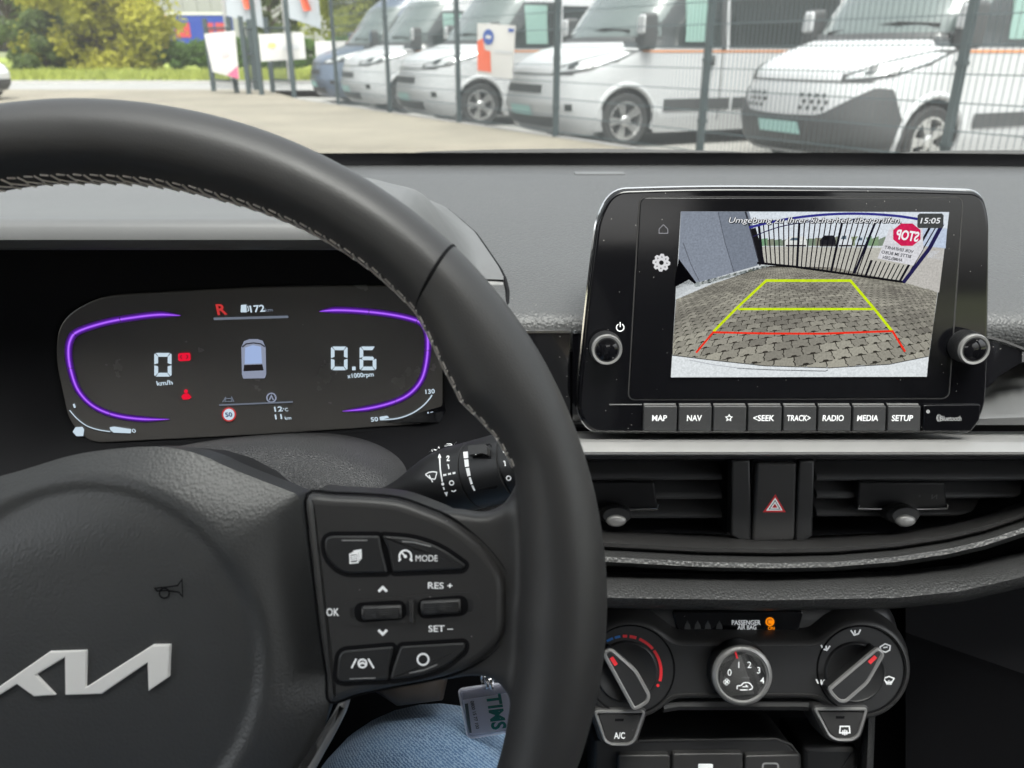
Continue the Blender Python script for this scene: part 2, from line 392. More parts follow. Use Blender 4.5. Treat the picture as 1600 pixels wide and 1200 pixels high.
# front seats behind the camera keep the light from the rear low
for cx in (-.34, .36):
    o = rpoly([(-.25, .3), (.25, .3), (.24, .62), (.25, .95), (.13, 1.02), (.12, 1.2), (-.12, 1.2), (-.13, 1.02), (-.25, .95), (-.24, .62)], .06)
    mb = MB().plate(o, 0, .16, .05); mb.map(lambda x, y, z, cx=cx: (x + cx, -.62 + (z - .08) - .25 * (y - .4), y * .92)); mk('seat_back', mb, M['seat'], carroot)
    o = rpoly([(-.25, -.52), (.25, -.52), (.26, -.02), (-.26, -.02)], .08)
    mb = MB().plate(o, .22, .44, .06); mb.map(lambda x, y, z, cx=cx: (x + cx, y + .02, z - .02)); mk('seat_cushion', mb, M['seat'], carroot)
# wiper arms resting low on the glass
for (xa, xb, y0) in ((-.30, .16, 1.0), (.32, .72, 1.0)):
    w = root('windscreen_wiper', 'black wiper blade resting low on the windscreen, ' + ('near the middle of the glass' if xa < 0 else 'at the right side of the glass'), 'wiper', group='windscreen wipers')
    pts = [ws(x, -.016 + .012 * math.sin(math.pi * (x - xa) / (xb - xa))) + Vector((XC, .018, .001)) for x in np.linspace(xa, xb, 14)]
    mk('blade', MB().tube(pts, [.004] + [.006] * 12 + [.003], 6), M['rubber'], w)
    pts = [ws(x, -.034 + .02 * sstep(xa, xa + .3, x)) + Vector((XC, .03, .004)) for x in np.linspace(xa - .05, (xa + xb) / 2, 10)]
    mk('arm', MB().tube(pts, .005, 6), M['rubber'], w)

# ------------------------------------------------------------------ dashboard
dash = root('dashboard', 'dark grey grained dashboard running across the car under the windscreen', 'dashboard', loc=(0, 0, 0))
def dz(Y): return H - itp(Y, ((.44, .175), (.50, .158), (.56, .146), (.70, .134), (.85, .126), (.93, .126), (1.05, .128)))
def dfar(x): return 1.035 - .10 * (abs(x - XC) / .78) ** 4
def near(x): return .503 + .05 * max(0, (x - .32)) ** 1.5
rows = []
xs = np.linspace(-.62, .94, 80)
for x in xs:
    row = []
    for t in np.linspace(0, 1, 26):
        Y = dfar(x) + (near(x) - dfar(x)) * t
        # a shallow step across the pad near the glass
        z = dz(Y) + (-.004 * sstep(.90, .93, Y))
        row.append((x, Y, z))
    n = near(x); zt = dz(n)
    for a in (20, 45, 70, 90): row.append((x, n - .010 * math.sin(R(a)), zt - .010 * (1 - math.cos(R(a))) - .001))
    row += [(x, n - .010, zt - .022), (x, n - .004, zt - .027), (x, n + .02, zt - .028)]
    rows.append(row)
mk('top_pad', MB().grid(rows), M['dash'], dash, smooth=60, fix=False)
# demister strip by the glass
mk('demister_grille', MB().box(.07, .125, .905, .925, H - .1285, H - .1255), M['dashsoft'], dash)
# instrument hood, its own moulding with a shadow gap
hood_x = np.concatenate([np.linspace(-.56, -.10, 26), np.linspace(-.095, -.006, 26)])
def hf(x): return .405 + .135 * sstep(-.068, -.018, x) ** 1.2 + .02 * sstep(-.30, -.5, x) if x > -.5 else .405
def hb(x): return itp(x, ((-.56, .83), (-.30, .84), (-.17, .825), (-.10, .79), (-.06, .725), (-.03, .645), (-.013, .575), (-.006, .545)))
rows = []
for x in hood_x:
    f_, b_ = hf(x), hb(x); row = []
    e = min(1, max(0, (-.022 - x) / .045)); e = e * e * (3 - 2 * e)
    def hz(Y, f_=f_, b_=b_, e=e):
        t = (Y - f_) / max(1e-4, (b_ - f_))
        prof = itp(t, ((0, 1), (.06, 1.0), (.10, .97), (.16, .93), (.30, .82), (.5, .55), (.75, .22), (1, 0)))
        return dz(Y) * 1 + .0035 + (.092) * e * prof * (1 if True else 0) * (1)
    zt = hz(f_)
    row += [(x, f_ + .05, zt - .020), (x, f_ + .012, zt - .0175), (x, f_ + .002, zt - .014), (x, f_ - .002, zt - .009), (x, f_ - .0005, zt - .003), (x, f_ + .003, zt - .0004)]
    for t in np.linspace(.02, 1, 26): Y = f_ + (b_ - f_) * t; row.append((x, Y, hz(Y)))
    row.append((x, b_ + .001, dz(b_) - .006))
    rows.append(row)
mb = MB().grid(rows)
endc = rows[-1]; mb.add([endc[i] for i in range(len(endc))] + [(endc[i][0] + .002, endc[i][1], min(endc[i][2], dz(max(.45, endc[i][1]))) - .01) for i in range(len(endc))], [(i, i + 1, len(endc) + i + 1, len(endc) + i) for i in range(len(endc) - 1)])
mk('instrument_hood', mb, M['dashsoft'], dash, smooth=40)
gap = [(x - .0 + .0012, hb(x) + .0012, dz(hb(x)) + .0006) for x in hood_x[20:]] + [(-.003, .53, dz(.53) + .0006), (-.003, .505, dz(.505) - .002)]
mk('hood_gap', MB().tube(gap, .0016, 5), M['void'], dash)
# loft helper: rows of (pixel line, depth) measured along the dash
def loft(name, lines, xa, xb, mat, n=40, parent=dash, smooth=35):
    """lines: list of (fn(x)->y, depth or fn(x)->depth) from top to bottom"""
    P = []
    for x in np.linspace(xa, xb, n):
        P.append([tuple(atd(x, (f(x) if callable(f) else f), (d(x) if callable(d) else d))) for f, d in lines])
    return mk(name, MB().grid(P), mat, parent, smooth=smooth)
# gloss panel behind the display
loft('chrome_line', [(516.5, .520), (517, .5175), (520.5, .5175), (521, .522)], 700, 892, M['chrome'], 4)
loft('chrome_line', [(516.5, .520), (517, .5175), (521, .5175), (521.5, .522)], 896, 925, M['chrome'], 4)
loft('gloss_panel', [(519, .535), (521.5, .5185), (600, .5225), (660, .526), (668, .54)], 560, 891, M['gloss'], 6)
loft('gloss_panel', [(519, .535), (521.5, .5185), (600, .5225), (660, .526), (668, .54)], 894.5, 1500, M['gloss'], 6)
# passenger side: gloss fin; the shelf below is in plain smooth dash grey
fin_top = lambda x: itp(x, ((1480, 524), (1545, 530), (1570, 536), (1600, 548), (1640, 572), (1700, 600)))
fin_mid = lambda x: itp(x, ((1480, 625), (1545, 606), (1560, 590), (1600, 566), (1640, 574), (1700, 602)))
loft('chrome_line', [(lambda x: fin_top(x) - 5, .520), (lambda x: fin_top(x) - 4.5, .5165), (lambda x: fin_top(x) - 1, .5165), (fin_top, .521)], 1500, 1640, M['satin'], 24)
loft('gloss_panel', [(fin_top, .530), (lambda x: fin_top(x) + 2, .5185), (lambda x: fin_mid(x) - 2, .5195), (fin_mid, .53)], 1500, 1638, M['gloss'], 24)
loft('dash_shelf', [(lambda x: fin_mid(x) - 4, .575), (lambda x: itp(x, ((1480, 650), (1600, 644), (1700, 640))), .512), (lambda x: itp(x, ((1480, 656), (1600, 652), (1700, 650))), .509), (664, .512)], 1500, 2450, M['dashsoft'], 48)
# silver trim across the dash
strim = [(674, .540), (678, .522), (689.5, .4815), (692, .4795), (706, .4725), (710, .4730), (712, .478), (713, .53)]
loft('silver_trim', strim, 880, 2450, M['silver'], 30)
loft('silver_trim', [(lambda x, y=y: y + 34 + (x - 540) * .02, d + .03) for y, d in strim], 380, 742, M['silver'], 10)
# vent surround lower lip and the soft padded roll below it
lip_t = lambda x: itp(x, ((880, 822), (950, 832), (1100, 840), (1210, 845), (1300, 842), (1400, 836), (1480, 822), (1540, 806), (1600, 786), (1700, 740)))
lip_b = lambda x: itp(x, ((880, 852), (950, 858), (1100, 866), (1210, 868), (1300, 866), (1400, 858), (1480, 846), (1540, 832), (1600, 812), (1700, 765)))
loft('vent_lip', [(lambda x: lip_t(x) - 10, .575), (lip_t, .530), (lambda x: lip_t(x) + 2, .5265), (lambda x: lip_b(x) - 10, .509), (lambda x: lip_b(x) - 4, .510), (lip_b, .516), (lambda x: lip_b(x) + 3, .545)], 870, 2450, M['satin'], 130)
def roll(off): return lambda x: lip_b(x) + off
loft('padded_roll', [(roll(-2), .545), (roll(1), .5155), (roll(5), .506), (roll(12), .4985), (roll(20), .4975), (roll(25), .505), (roll(27), .545)], 860, 2450, M['softpad'], 130)
pad_t = lambda x: itp(x, ((860, 890), (950, 900), (1200, 904), (1400, 898), (1500, 888), (1600, 868), (1700, 835)))
pad_b = lambda x: itp(x, ((860, 940), (950, 948), (1200, 952), (1400, 948), (1500, 938), (1600, 915), (1700, 880)))
loft('groove', [(roll(20), .556), (lambda x: pad_t(x) + 4, .556)], 860, 2450, M['void'], 60)
loft('lower_pad', [(lambda x: pad_t(x) - 6, .556), (pad_t, .515), (lambda x: pad_t(x) + 6, .501), (lambda x: pad_t(x) + 18, .488), (lambda x: pad_b(x) - 14, .4815), (lambda x: pad_b(x) - 5, .484), (pad_b, .493), (lambda x: pad_b(x) + 3, .56)], 850, 2450, M['softpad'], 130)
# what stands below and behind
loft('lower_panel', [(lambda x: pad_b(x) - 10, .60), (1250, .66), (1600, .80)], 840, 2450, M['void'], 10)  # shade under the pad painted in as near-black
loft('glovebox', [(lambda x: 930 - (x - 1420) * .08, .575), (lambda x: 990 + (x - 1420) * .35, .570), (lambda x: 1010 + (x - 1420) * .40, .580), (1320, .615)], 1415, 2450, M['void'], 40)  # near-black colour holds the shade of this lower corner
loft('knee_panel', [(700, .56), (800, .54), (960, .60), (1400, .80)], -300, 860, M['void'], 8)  # footwell shade put into the colour

loft('side_fascia', [(420, .54), (440, .50), (470, .475), (560, .47), (700, .49), (860, .53), (1100, .62)], -1050, -150, M['dashsoft'], 14)
loft('passenger_fascia', [(lambda x: 668, .530), (lambda x: itp(x, ((1650, 700), (2450, 690))), .525), (lambda x: itp(x, ((1650, 770), (2450, 745))), .535)], 1690, 2450, M['matte'], 12)
# ------------------------------------------------------------------ steering wheel
D_W = .279; PXC = (136, 964)
wf = Frame(PXC[0], PXC[1], D_W)
KW = D_W / FPX
wheel = root('steering_wheel', 'black leather steering wheel with beige stitching and silver emblem', 'steering wheel', wf)
RO = ((-90, 780), (-30, 790), (-17, 798), (-3, 809), (2, 812), (15, 816), (30, 818), (45, 815), (60, 809), (80, 804), (90, 804))
RI = ((-90, 660), (-30, 690), (-20, 684), (-11, 676), (0, 676), (10, 690), (17, 703), (20, 708), (24, 700), (30, 677), (35, 682), (43, 703), (50, 703), (60, 697), (72, 687), (90, 681))
def fold(phi):
    p = (phi + 180) % 360 - 180
    if p > 90: p = 180 - p
    if p < -90: p = -180 - p
    return p
def sec(phi):
    p = fold(phi); ro, ri = itp(p, RO) * KW, itp(p, RI) * KW
    return (ro + ri) / 2, (ro - ri) / 2 + .0004
def rimp(phi, psi, extra=0.0):
    c, a = sec(phi); b = .0172
    rr = c + (a + extra) * math.cos(psi); w = (b + extra) * math.sin(psi)
    return Vector((rr * math.cos(R(phi)), rr * math.sin(R(phi)), w))
tmp = MB().grid([[rimp(360 * i / 240, 2 * math.pi * k / 28) for k in range(28)] for i in range(240)], closed_u=True, closed_v=True)
for s in (1, -1):
    P = [(655, 820), (668, 803), (694, 798), (734, 803), (762, 804), (790, 789), (812, 752), (850, 720), (890, 800), (905, 930), (880, 1060), (845, 1120), (800, 1098), (778, 1072), (745, 1060), (700, 1066), (672, 1066), (655, 1040)]
    q = [wf.uv(*p) for p in P]; q = [(s * a, b) for a, b in q]
    o_ = MB().plate(spl(q, 4), -.011, .0005, .003)
    tmp.add(o_.v, o_.f)
tob = mk('tmp_rim', tmp, None, None)
md = tob.modifiers.new('r', 'REMESH'); md.mode = 'VOXEL'; md.voxel_size = .0015
m2 = tob.modifiers.new('s', 'SMOOTH'); m2.factor = .5; m2.iterations = 14
dg = bpy.context.evaluated_depsgraph_get(); rim_me = bpy.data.meshes.new_from_object(tob.evaluated_get(dg))
bpy.data.objects.remove(tob); rim_me.name = 'rim'
rim_o = mk('rim', rim_me, M['rim'], wheel, smooth=180)
for ph in (44, 136):
    mk('leather_seam', MB().tube([rimp(ph - 1.2 + 2.4 * (1 - math.cos(2 * math.pi * k / 40)) / 2, 2 * math.pi * k / 40 + math.pi, -.0006) for k in range(40)], .00085, 5, closed=True), M['void'], rim_o)
# cross stitching round the inner side of the rim
st = MB(); pitch = 6.6 / 170 / math.pi * 180 * .95
phis = [p for p in np.arange(19.5, 160.5, pitch)] + [p for p in np.arange(202, 338, pitch)]
def sp(phi, deg, e=.0003): return rimp(phi, R(deg + 12), e)
for p in phis:
    j = random.uniform(-.08, .08); q = pitch
    st.tube([sp(p, 168 + 8 * j), sp(p + .35 * q, 163), sp(p + .8 * q, 157 + 8 * j)], .00040, 4)
    st.tube([sp(p + .8 * q, 157), sp(p + .95 * q, 146)], .00036, 4)
    st.tube([sp(p + .8 * q, 157), sp(p + q, 168)], .00036, 4)
    st.tube([sp(p, 168), sp(p - .12 * q, 180)], .00036, 4)
    st.tube([sp(p + .1 * q, 147 + 10 * j), sp(p + .55 * q, 145 + 10 * j)], .00036, 4)
mk('stitching', st, M['thread'], rim_o, kind='stuff')
# piping at the thumb notch of the spoke
# airbag cover: polar patch with a shoulder ring and sunken middle
W_PAD = -.010
PADO = [(225, 697), (282, 700), (325, 712), (360, 728), (410, 748), (452, 764), (471, 776), (477, 815), (487, 885), (500, 975), (511, 1055), (517, 1098), (503, 1150), (474, 1210), (430, 1275), (330, 1330), (130, 1350), (-60, 1330), (-170, 1270), (-215, 1180), (-240, 1050), (-230, 920), (-190, 840), (-120, 790), (-40, 757), (43, 733), (130, 708)]
pad_out = spl([wf.uv(x, y, W_PAD - .016) for x, y in PADO], 5)
hc = wf.uv(125, 1040, W_PAD); KP = (D_W - W_PAD) / FPX
PO_ = np.array(pad_out); PW_ = np.hypot(*(np.roll(PO_, -1, 0) - np.roll(PO_, 1, 0)).T) / 2
def pad_h(u, v, f):
    dd = np.hypot(PO_[:, 0] - u, PO_[:, 1] - v) + 1e-5; de = float(np.sum(dd ** -3.0 * PW_) ** (-1 / 2.0)) * 1.41
    d = math.hypot(u - hc[0], v - hc[1]) / KP
    disc = -.0045 * (1 - sstep(246, 300, d)) - .0009 * math.exp(-((d - 268) / 13) ** 2)
    dome = -.00001 * 0
    edge = -.016 * (1 - sstep(-.012, .034, de)) ** 1.3 - .004 * f * f
    return W_PAD + disc + edge + .004
cu_, cv_ = hc
rings = []
NF = 60
for k in range(NF + 1):
    f = (k / NF) ** .9
    ring = []
    for a, b in pad_out:
        u, v = cu_ + (a - cu_) * f, cv_ + (b - cv_) * f; ring.append((u, v, pad_h(u, v, f)))
    rings.append(ring)
rings = rings[1:]
rings.append([(a, b, W_PAD - .035) for a, b in inset(pad_out[::-1], .0015)[::-1]])
mb = MB().grid(rings, closed_v=True); mb.add([(x, y, z) for x, y, z in rings[0]], [tuple(range(len(rings[0])))])
pad_o = mk('airbag_cover', mb, M['pad'], wheel, smooth=50)
bm = bmesh.new(); bm.from_mesh(pad_o.data); bmesh.ops.remove_doubles(bm, verts=bm.verts, dist=1e-6); bmesh.ops.recalc_face_normals(bm, faces=bm.faces); bm.to_mesh(pad_o.data); bm.free()
def c1(L): return [(x / 2.307, 680 + y / 2.307) for x, y in L]
w_disc = W_PAD + .004 - .0045 - .0002
EMB = c1([(555, 753), (617, 753), (613, 868), (540, 918), (537, 816), (372, 928), (242, 932), (240, 797), (136, 860), (205, 932), (130, 937), (68, 893), (-62, 975), (-215, 975), (-215, 800), (-140, 800), (-140, 905), (-90, 905), (0, 905), (186, 776), (318, 772), (315, 905)])
mk('emblem', MB().plate([wf.uv(x, y, w_disc) for x, y in EMB], w_disc - .004, w_disc + .0014, .0004, 2), M['brushed'], pad_o, smooth=25)
hp = c1([(558, 552), (600, 548), (640, 542), (656, 520), (658, 582), (644, 566), (600, 560), (566, 562)])
hornw = w_disc + .00006
mb = MB().ribbon([wf.uv(x, y, hornw) for x, y in hp], .0005, hornw, closed=True)
mb.ribbon(circ(*wf.uv(*c1([(592, 570)])[0], hornw), .0018, 16), .0005, hornw + .00002, closed=True)
mb.map(lambda x, y, z: (x, y, pad_h(x, y, .3) + .00015))
mk('horn_symbol', mb, M['void'], pad_o, smooth=0, fix=False)
# switch panel on the right spoke (and the mirrored one on the left spoke, outside the picture)
W_SW = .0035
SWO = [(478, 776), (520, 775), (570, 777), (620, 782), (662, 796), (705, 815), (748, 848), (778, 882), (789, 905), (791, 940), (789, 990), (770, 1020), (735, 1045), (690, 1062), (620, 1076), (560, 1088), (514, 1101), (508, 1060), (497, 985), (487, 900), (479, 830)]
def swmap(w): return lambda p: wf.uv(p[0], p[1], w)
swo = spl([wf.uv(x, y, W_SW) for x, y in SWO], 4)
sw = mk('switch_panel', MB().plate(swo, -.022, W_SW, .0035, 4), M['satin'], wheel, smooth=40)
mk('panel_gap', MB().tube([(x, y, W_SW - .0034) for x, y in inset(swo[::-1], -.0006)[::-1]], .0005, 5, closed=True), M['void'], sw)
mk('switch_panel', MB().plate([(-a, b) for a, b in swo], -.022, W_SW, .0035, 4), M['satin'], wheel, smooth=40)
def c2(L): return [(460 + p[0] / 3, 740 + p[1] / 3, *p[2:]) for p in L]
def button(name, L, w, h, mat=None, label=None, rad=.002, bev=.0008, parent=None, fr=wf):
    o = rpoly([(*fr.uv(p[0], p[1], w), (p[2] if len(p) > 2 else rad)) for p in L], 0, 5)
    gapo = inset(o if area(o) > 0 else o[::-1], -.0007)
    b = mk(name, MB().plate(o, w - .003, w + h, bev, 3), mat or M['satin2'], parent or sw, smooth=40, label=label)
    mk('gap', MB().ribbon(gapo, .0014, w + .00008, closed=True), M['void'], b, smooth=0, fix=False)
    return b
BW = W_SW + .0006
b1 = button('button', c2([(135, 290, .004), (400, 290, .001), (408, 345, .001), (438, 465, .001), (225, 468, .006), (150, 400, .006)]), W_SW, .0006, label='menu page button')
b2 = button('button', c2([(410, 290, .001), (560, 300, .006), (690, 345, .008), (805, 428, .002), (790, 450, .002), (462, 463, .001), (440, 350, .001)]), W_SW, .0006, label='drive mode button')
b3 = button('button', c2([(210, 830, .003), (465, 808, .001), (445, 905, .001), (440, 968, .001), (195, 978, .003)]), W_SW, .0006, label='lane keeping button')
b4 = button('button', c2([(498, 808, .001), (803, 790, .002), (800, 830, .006), (700, 915, .008), (560, 955, .004), (448, 966, .001), (462, 910, .001)]), W_SW, .0006, label='round symbol button')
sw_left = [o for o in wheel.children if o.name.startswith('switch_panel') and o != sw][0]
for b in (b1, b2, b3, b4):
    mm = MB(); mm.v = [(-v.co.x, v.co.y, v.co.z) for v in b.data.vertices]; mm.f = [tuple(p.vertices)[::-1] for p in b.data.polygons]
    mk('button', mm, M['satin2'], sw_left, smooth=40)
lw = BW + .00012
def ic(name, strokes, parent, wid=.0007, mat=None, w=lw, fr=wf, conv=c2, polys=()):
    mb = MB()
    for s in strokes:
        cl = s[0] == 'c'; s = s[1:] if cl else s
        mb.ribbon([fr.uv(p[0], p[1], w) for p in conv(s)], wid, w, closed=cl)
    for s in polys: mb.poly([fr.uv(p[0], p[1], w) for p in conv(s)], w + .00003)
    return mk(name, mb, mat or M['legend'], parent, smooth=0, fix=False)
ic('page_symbol', [['c', (260, 378), (296, 374), (298, 416), (262, 420)], [(268, 372), (304, 366), (306, 408)], [(276, 364), (311, 358), (313, 400)], [(266, 388), (292, 385)], [(266, 397), (292, 394)], [(266, 406), (292, 403)]], b1, .0005)
ic('cruise_symbol', [circ(520, 388, 28, 20, -220, 40), [(520, 388), (503, 370)], [(494, 410), (488, 404)], [(546, 410), (553, 404)]], b2, .0006, polys=[circ(520, 388, 8, 10)])
txt('legend', 'MODE', 30 / 3 * KW, M['legend'], b2, wf.uv(*c2([(620, 396)])[0], lw), lw, bold=.0, width=102 / 3 * KW)
txt('legend', 'RES +', 30 / 3 * KW, M['legend'], sw, wf.uv(*c2([(684, 524)])[0], W_SW), W_SW + .0001, width=114 / 3 * KW, rot=-1)
txt('legend', 'SET –', 30 / 3 * KW, M['legend'], sw, wf.uv(*c2([(686, 725)])[0], W_SW), W_SW + .0001, width=114 / 3 * KW, rot=1)
txt('legend', 'OK', 36 / 3 * KW, M['legend'], sw, wf.uv(*c2([(180, 648)])[0], W_SW), W_SW + .0001, width=58 / 3 * KW)
ic('up_arrow', [[(394, 553), (414, 533), (434, 553)]], sw, .0009, w=W_SW + .0001)
ic('down_arrow', [[(394, 733), (414, 753), (434, 733)]], sw, .0009, w=W_SW + .0001)
ic('lane_symbol', [[(268, 912), (290, 868)], [(372, 912), (346, 868)], ['c'] + circ(319, 890, 19, 18), [(302, 896), (319, 886), (336, 896)]], b3, .0006)
ic('circle_symbol', [['c'] + circ(603, 871, 26, 24)], b4, .0006)
for b, L in ((b1, [(222, 313), (342, 313)]), (b2, [(505, 318), (560, 322), (640, 342)]), (b3, [(258, 962), (380, 958)]), (b4, [(538, 935), (610, 920), (670, 895)])):
    ic('indicator_line', [L], b, .0004, M['legend_dim'])
# roller switches in their well
rw = rpoly([(*wf.uv(p[0], p[1], W_SW), .009) for p in c2([(222, 596), (870, 548), (876, 682), (232, 716)])], 0, 8)
well = mk('roller_well', MB().frame_ring(rw, .0025, W_SW - .004, W_SW + .0003), M['satin'], sw, smooth=30)
mk('well_floor', MB().poly(inset(rw if area(rw) > 0 else rw[::-1], .0012), W_SW + .00012), M['satin2'], well, smooth=0, fix=False)
for L, nm in (([(278, 604), (522, 590), (530, 680), (286, 700)], 'left'), ([(575, 585), (812, 566), (818, 664), (580, 682)], 'right')):
    o = rpoly([(*wf.uv(p[0], p[1], W_SW), .005) for p in c2(L)], 0, 6)
    mk('roller_slot', MB().poly(o, W_SW + .0004), M['void'], sw, smooth=0, fix=False)
for cx, cy, hl, a in ((412, 648, 92, 2), (688, 622, 92, 3.2)):
    c = wf.uv(*c2([(cx, cy)])[0], W_SW); rr = 33 / 3 * KW; hw = hl / 3 * KW; ca, sa = math.cos(R(a)), math.sin(R(a))
    rows = []
    for t in (-1, -.96, -.9, .9, .96, 1):
        k = .8 if abs(t) == 1 else (.95 if abs(t) > .95 else 1)
        rows.append([(c[0] + ca * t * hw - sa * rr * k * math.cos(q), c[1] + sa * t * hw + ca * rr * k * math.cos(q), W_SW + .0004 + rr * .62 * k * math.sin(q)) for q in np.linspace(0, math.pi, 15)])
    ro = mk('roller', MB().grid(rows), M['satin'], sw, smooth=40)
    for q in np.linspace(.30, .75, 6):
        q *= math.pi; pp = [(c[0] + ca * t * hw * .86 - sa * rr * 1.02 * math.cos(q), c[1] + sa * t * hw * .86 + ca * rr * 1.02 * math.cos(q), W_SW + .0004 + rr * .62 * 1.02 * math.sin(q)) for t in (-1, 1)]
        mk('rib', MB().tube(pp, .00032, 5), M['satin2'], ro)
dv = c2([(540, 590), (562, 588), (566, 692), (544, 694)]); mk('divider', MB().plate([wf.uv(p[0], p[1], W_SW) for p in dv], W_SW - .001, W_SW + .0025, .0008, 2), M['satin'], sw)
# silver lower spoke
ls = spl([(*wf.uv(x, y, -.02),) for x, y in ((528, 1102), (541, 1096), (532, 1130), (505, 1180), (478, 1230), (440, 1300), (380, 1380), (330, 1400), (400, 1300), (458, 1220), (490, 1165), (512, 1130))], 4)
mk('lower_spoke_trim', MB().plate(ls, -.03, -.018, .002, 3), M['silver'], wheel, smooth=40)
# hub behind cover so that the wheel is one body
0 and mk('hub_core', MB().plate([(x * .8, y * .8) for x, y in swo] , -.05, -.024, .003), M['matte'], wheel)
mk('hub_boss', MB().lathe([(.07, -.12), (.075, -.05), (.06, -.03)], 32, hc[0], hc[1]), M['matte'], wheel)
mk('lower_spoke', MB().box(-.045, .045, -.165, -.05, -.032, -.022), M['matte'], wheel)

# ------------------------------------------------------------------ steering column shroud and wiper stalk
col_top = [(-140, 850), (-60, 800), (60, 745), (180, 716), (320, 703), (400, 702), (450, 706), (500, 715), (545, 729), (580, 746), (600, 764), (612, 790), (640, 806), (675, 818), (700, 850), (690, 930), (640, 1010), (560, 1075), (450, 1120), (136, 1150), (-80, 1080), (-150, 960)]
cf = Frame(300, 900, .395)
shroud = root('steering_column', 'grained black steering column cover behind the wheel', 'steering column', cf)
cpo = spl(cf.pts(col_top), 4)
mk('column_cover', MB().plate(cpo, -.16, 0, .03, 8), surf('column_grain', (.05, .05, .052), .5, grain=('leather', 600, .5), dust=.10, dust_scale=900), shroud, smooth=60)
mk('lower_cover', MB().plate([cf.uv(x, y) for x, y in ((560, 1068), (640, 1050), (690, 1075), (680, 1150), (600, 1160), (540, 1120))], -.10, -.035, .012, 5), M['beige'], shroud, smooth=60)
A = atd(606, 776, .392); Bp = atd(838, 718, .352)
ax = (Bp - A); Ls = ax.length; ax.normalize()
e2 = (CAM - (A + Bp) / 2); e2 = (e2 - ax * e2.dot(ax)).normalized(); e1 = e2.cross(ax)
if e1.dot(AX_U) < 0: e1 = -e1
SM = Matrix(((ax.x, e1.x, e2.x, A.x), (ax.y, e1.y, e2.y, A.y), (ax.z, e1.z, e2.z, A.z), (0, 0, 0, 1))); SI = SM.inverted()
stalk = root('wiper_stalk', 'black wiper stalk with white legends behind the wheel rim', 'control stalk'); stalk.matrix_world = SM
def s_r(a): return itp(a, ((-.03, .0045), (0, .0050), (.010, .0075), (.020, .0112), (.028, .0140), (.034, .0153), (.040, .0157), (.09, .0157)))
def shit(px, py, e=.00015):
    r = ray(px, py); k = (A - CAM).dot(e2) / r.dot(e2); q = SI @ (CAM + r * k)
    a, h = q.x, q.y; rr = s_r(a)
    for _ in range(3):
        hh = max(-.97, min(.97, h / rr)); z = math.sqrt(1 - hh * hh) * rr
        k = ((A + e2 * z) - CAM).dot(e2) / r.dot(e2); q = SI @ (CAM + r * k); a, h = q.x, q.y; rr = s_r(a)
    hh = max(-.97, min(.97, h / rr)); return Vector((a, h, math.sqrt(1 - hh * hh) * rr + e))
def sx_lathe(prof, n=40): return MB().grid([[(a, r * math.cos(2 * math.pi * k / n), r * math.sin(2 * math.pi * k / n)) for k in range(n)] for a, r in prof], closed_v=True)
aseam = shit(716, 720).x; aseam2 = shit(776, 720).x
mk('stem', sx_lathe([(a, s_r(a)) for a in np.linspace(-.03, aseam - .0004, 26)] + [(aseam, .0149)]), M['satin2'], stalk, smooth=60)
mk('collar', sx_lathe([(aseam, .0149), (aseam + .0004, s_r(aseam)), (aseam2 - .0004, .0157), (aseam2, .0148), (aseam2 + .001, .0148)]), M['satin2'], stalk, smooth=60)
mk('rotary_end', sx_lathe([(aseam2 + .0008, .0147), (aseam2 + .0013, .0156), (aseam2 + .012, .0156), (aseam2 + .022, .0152), (aseam2 + .024, .013), (aseam2 + .0242, 0.0001)]), M['satin2'], stalk, smooth=60)
def c3(L): return [(560 + x / 5.333, 640 + y / 5.333) for x, y in L]
def sic(name, strokes, wid=.0006, polys=(), mat=None):
    mb = MB()
    for s in strokes:
        P = [shit(*p) for p in c3(s)]; n = len(P)
        for i in range(n - 1):
            d = (P[i + 1] - P[i]); nr = Vector((0, (P[i].y + P[i + 1].y) / 2, (P[i].z + P[i + 1].z) / 2)).normalized(); q = d.normalized().cross(nr) * wid / 2
            mb.add([P[i] - q, P[i] + q, P[i + 1] + q, P[i + 1] - q], [(0, 1, 2, 3)])
    for s in polys: mb.add([shit(*p, .0002) for p in c3(s)], [tuple(range(len(s)))])
    return mk(name, mb, mat or M['legend'], stalk, smooth=0, fix=False)
def lp(L, n=4):
    out = []
    for i in range(len(L) - 1):
        for k in range(n): t = k / n; out.append((L[i][0] * (1 - t) + L[i + 1][0] * t, L[i][1] * (1 - t) + L[i + 1][1] * t))
    return out + [L[-1]]
sic('wiper_symbol', [lp([(560, 540), (590, 522), (622, 517), (656, 522), (640, 580), (600, 575), (560, 540)]), [(590, 545), (620, 604)]])
sic('arrow_line', [lp([(678, 400), (684, 500), (700, 600)])], .0008, polys=[[(678, 365), (662, 402), (694, 400)], circ(705, 620, 13, 10)])
sic('arrow_line', [[(710, 645), (716, 668)]], .0008, polys=[[(716, 690), (748, 684), (738, 724)]])
sic('numeral', [[(736, 400), (742, 386), (754, 388), (756, 400), (738, 424), (762, 424)], [(742, 462), (750, 456), (756, 495)]], .0006)
sic('dash_marks', [[(708, 547), (734, 542)], [(748, 538), (774, 533)], [(786, 530), (810, 526)]], .0009)
sic('circle_symbol', [circ(778, 611, 18, 15) + [circ(778, 611, 18, 15)[0]], [(775, 675), (795, 684), (815, 670)]], .0006)
sic('rear_wiper_symbol', [[(592, 352), (612, 335), (618, 350), (630, 330), (650, 338)], [(655, 332), (668, 308), (676, 322)], [(718, 304), (735, 286), (770, 284), (782, 296), (720, 304)], [(745, 296), (762, 290)], [(800, 290), (820, 268)]], .0008)
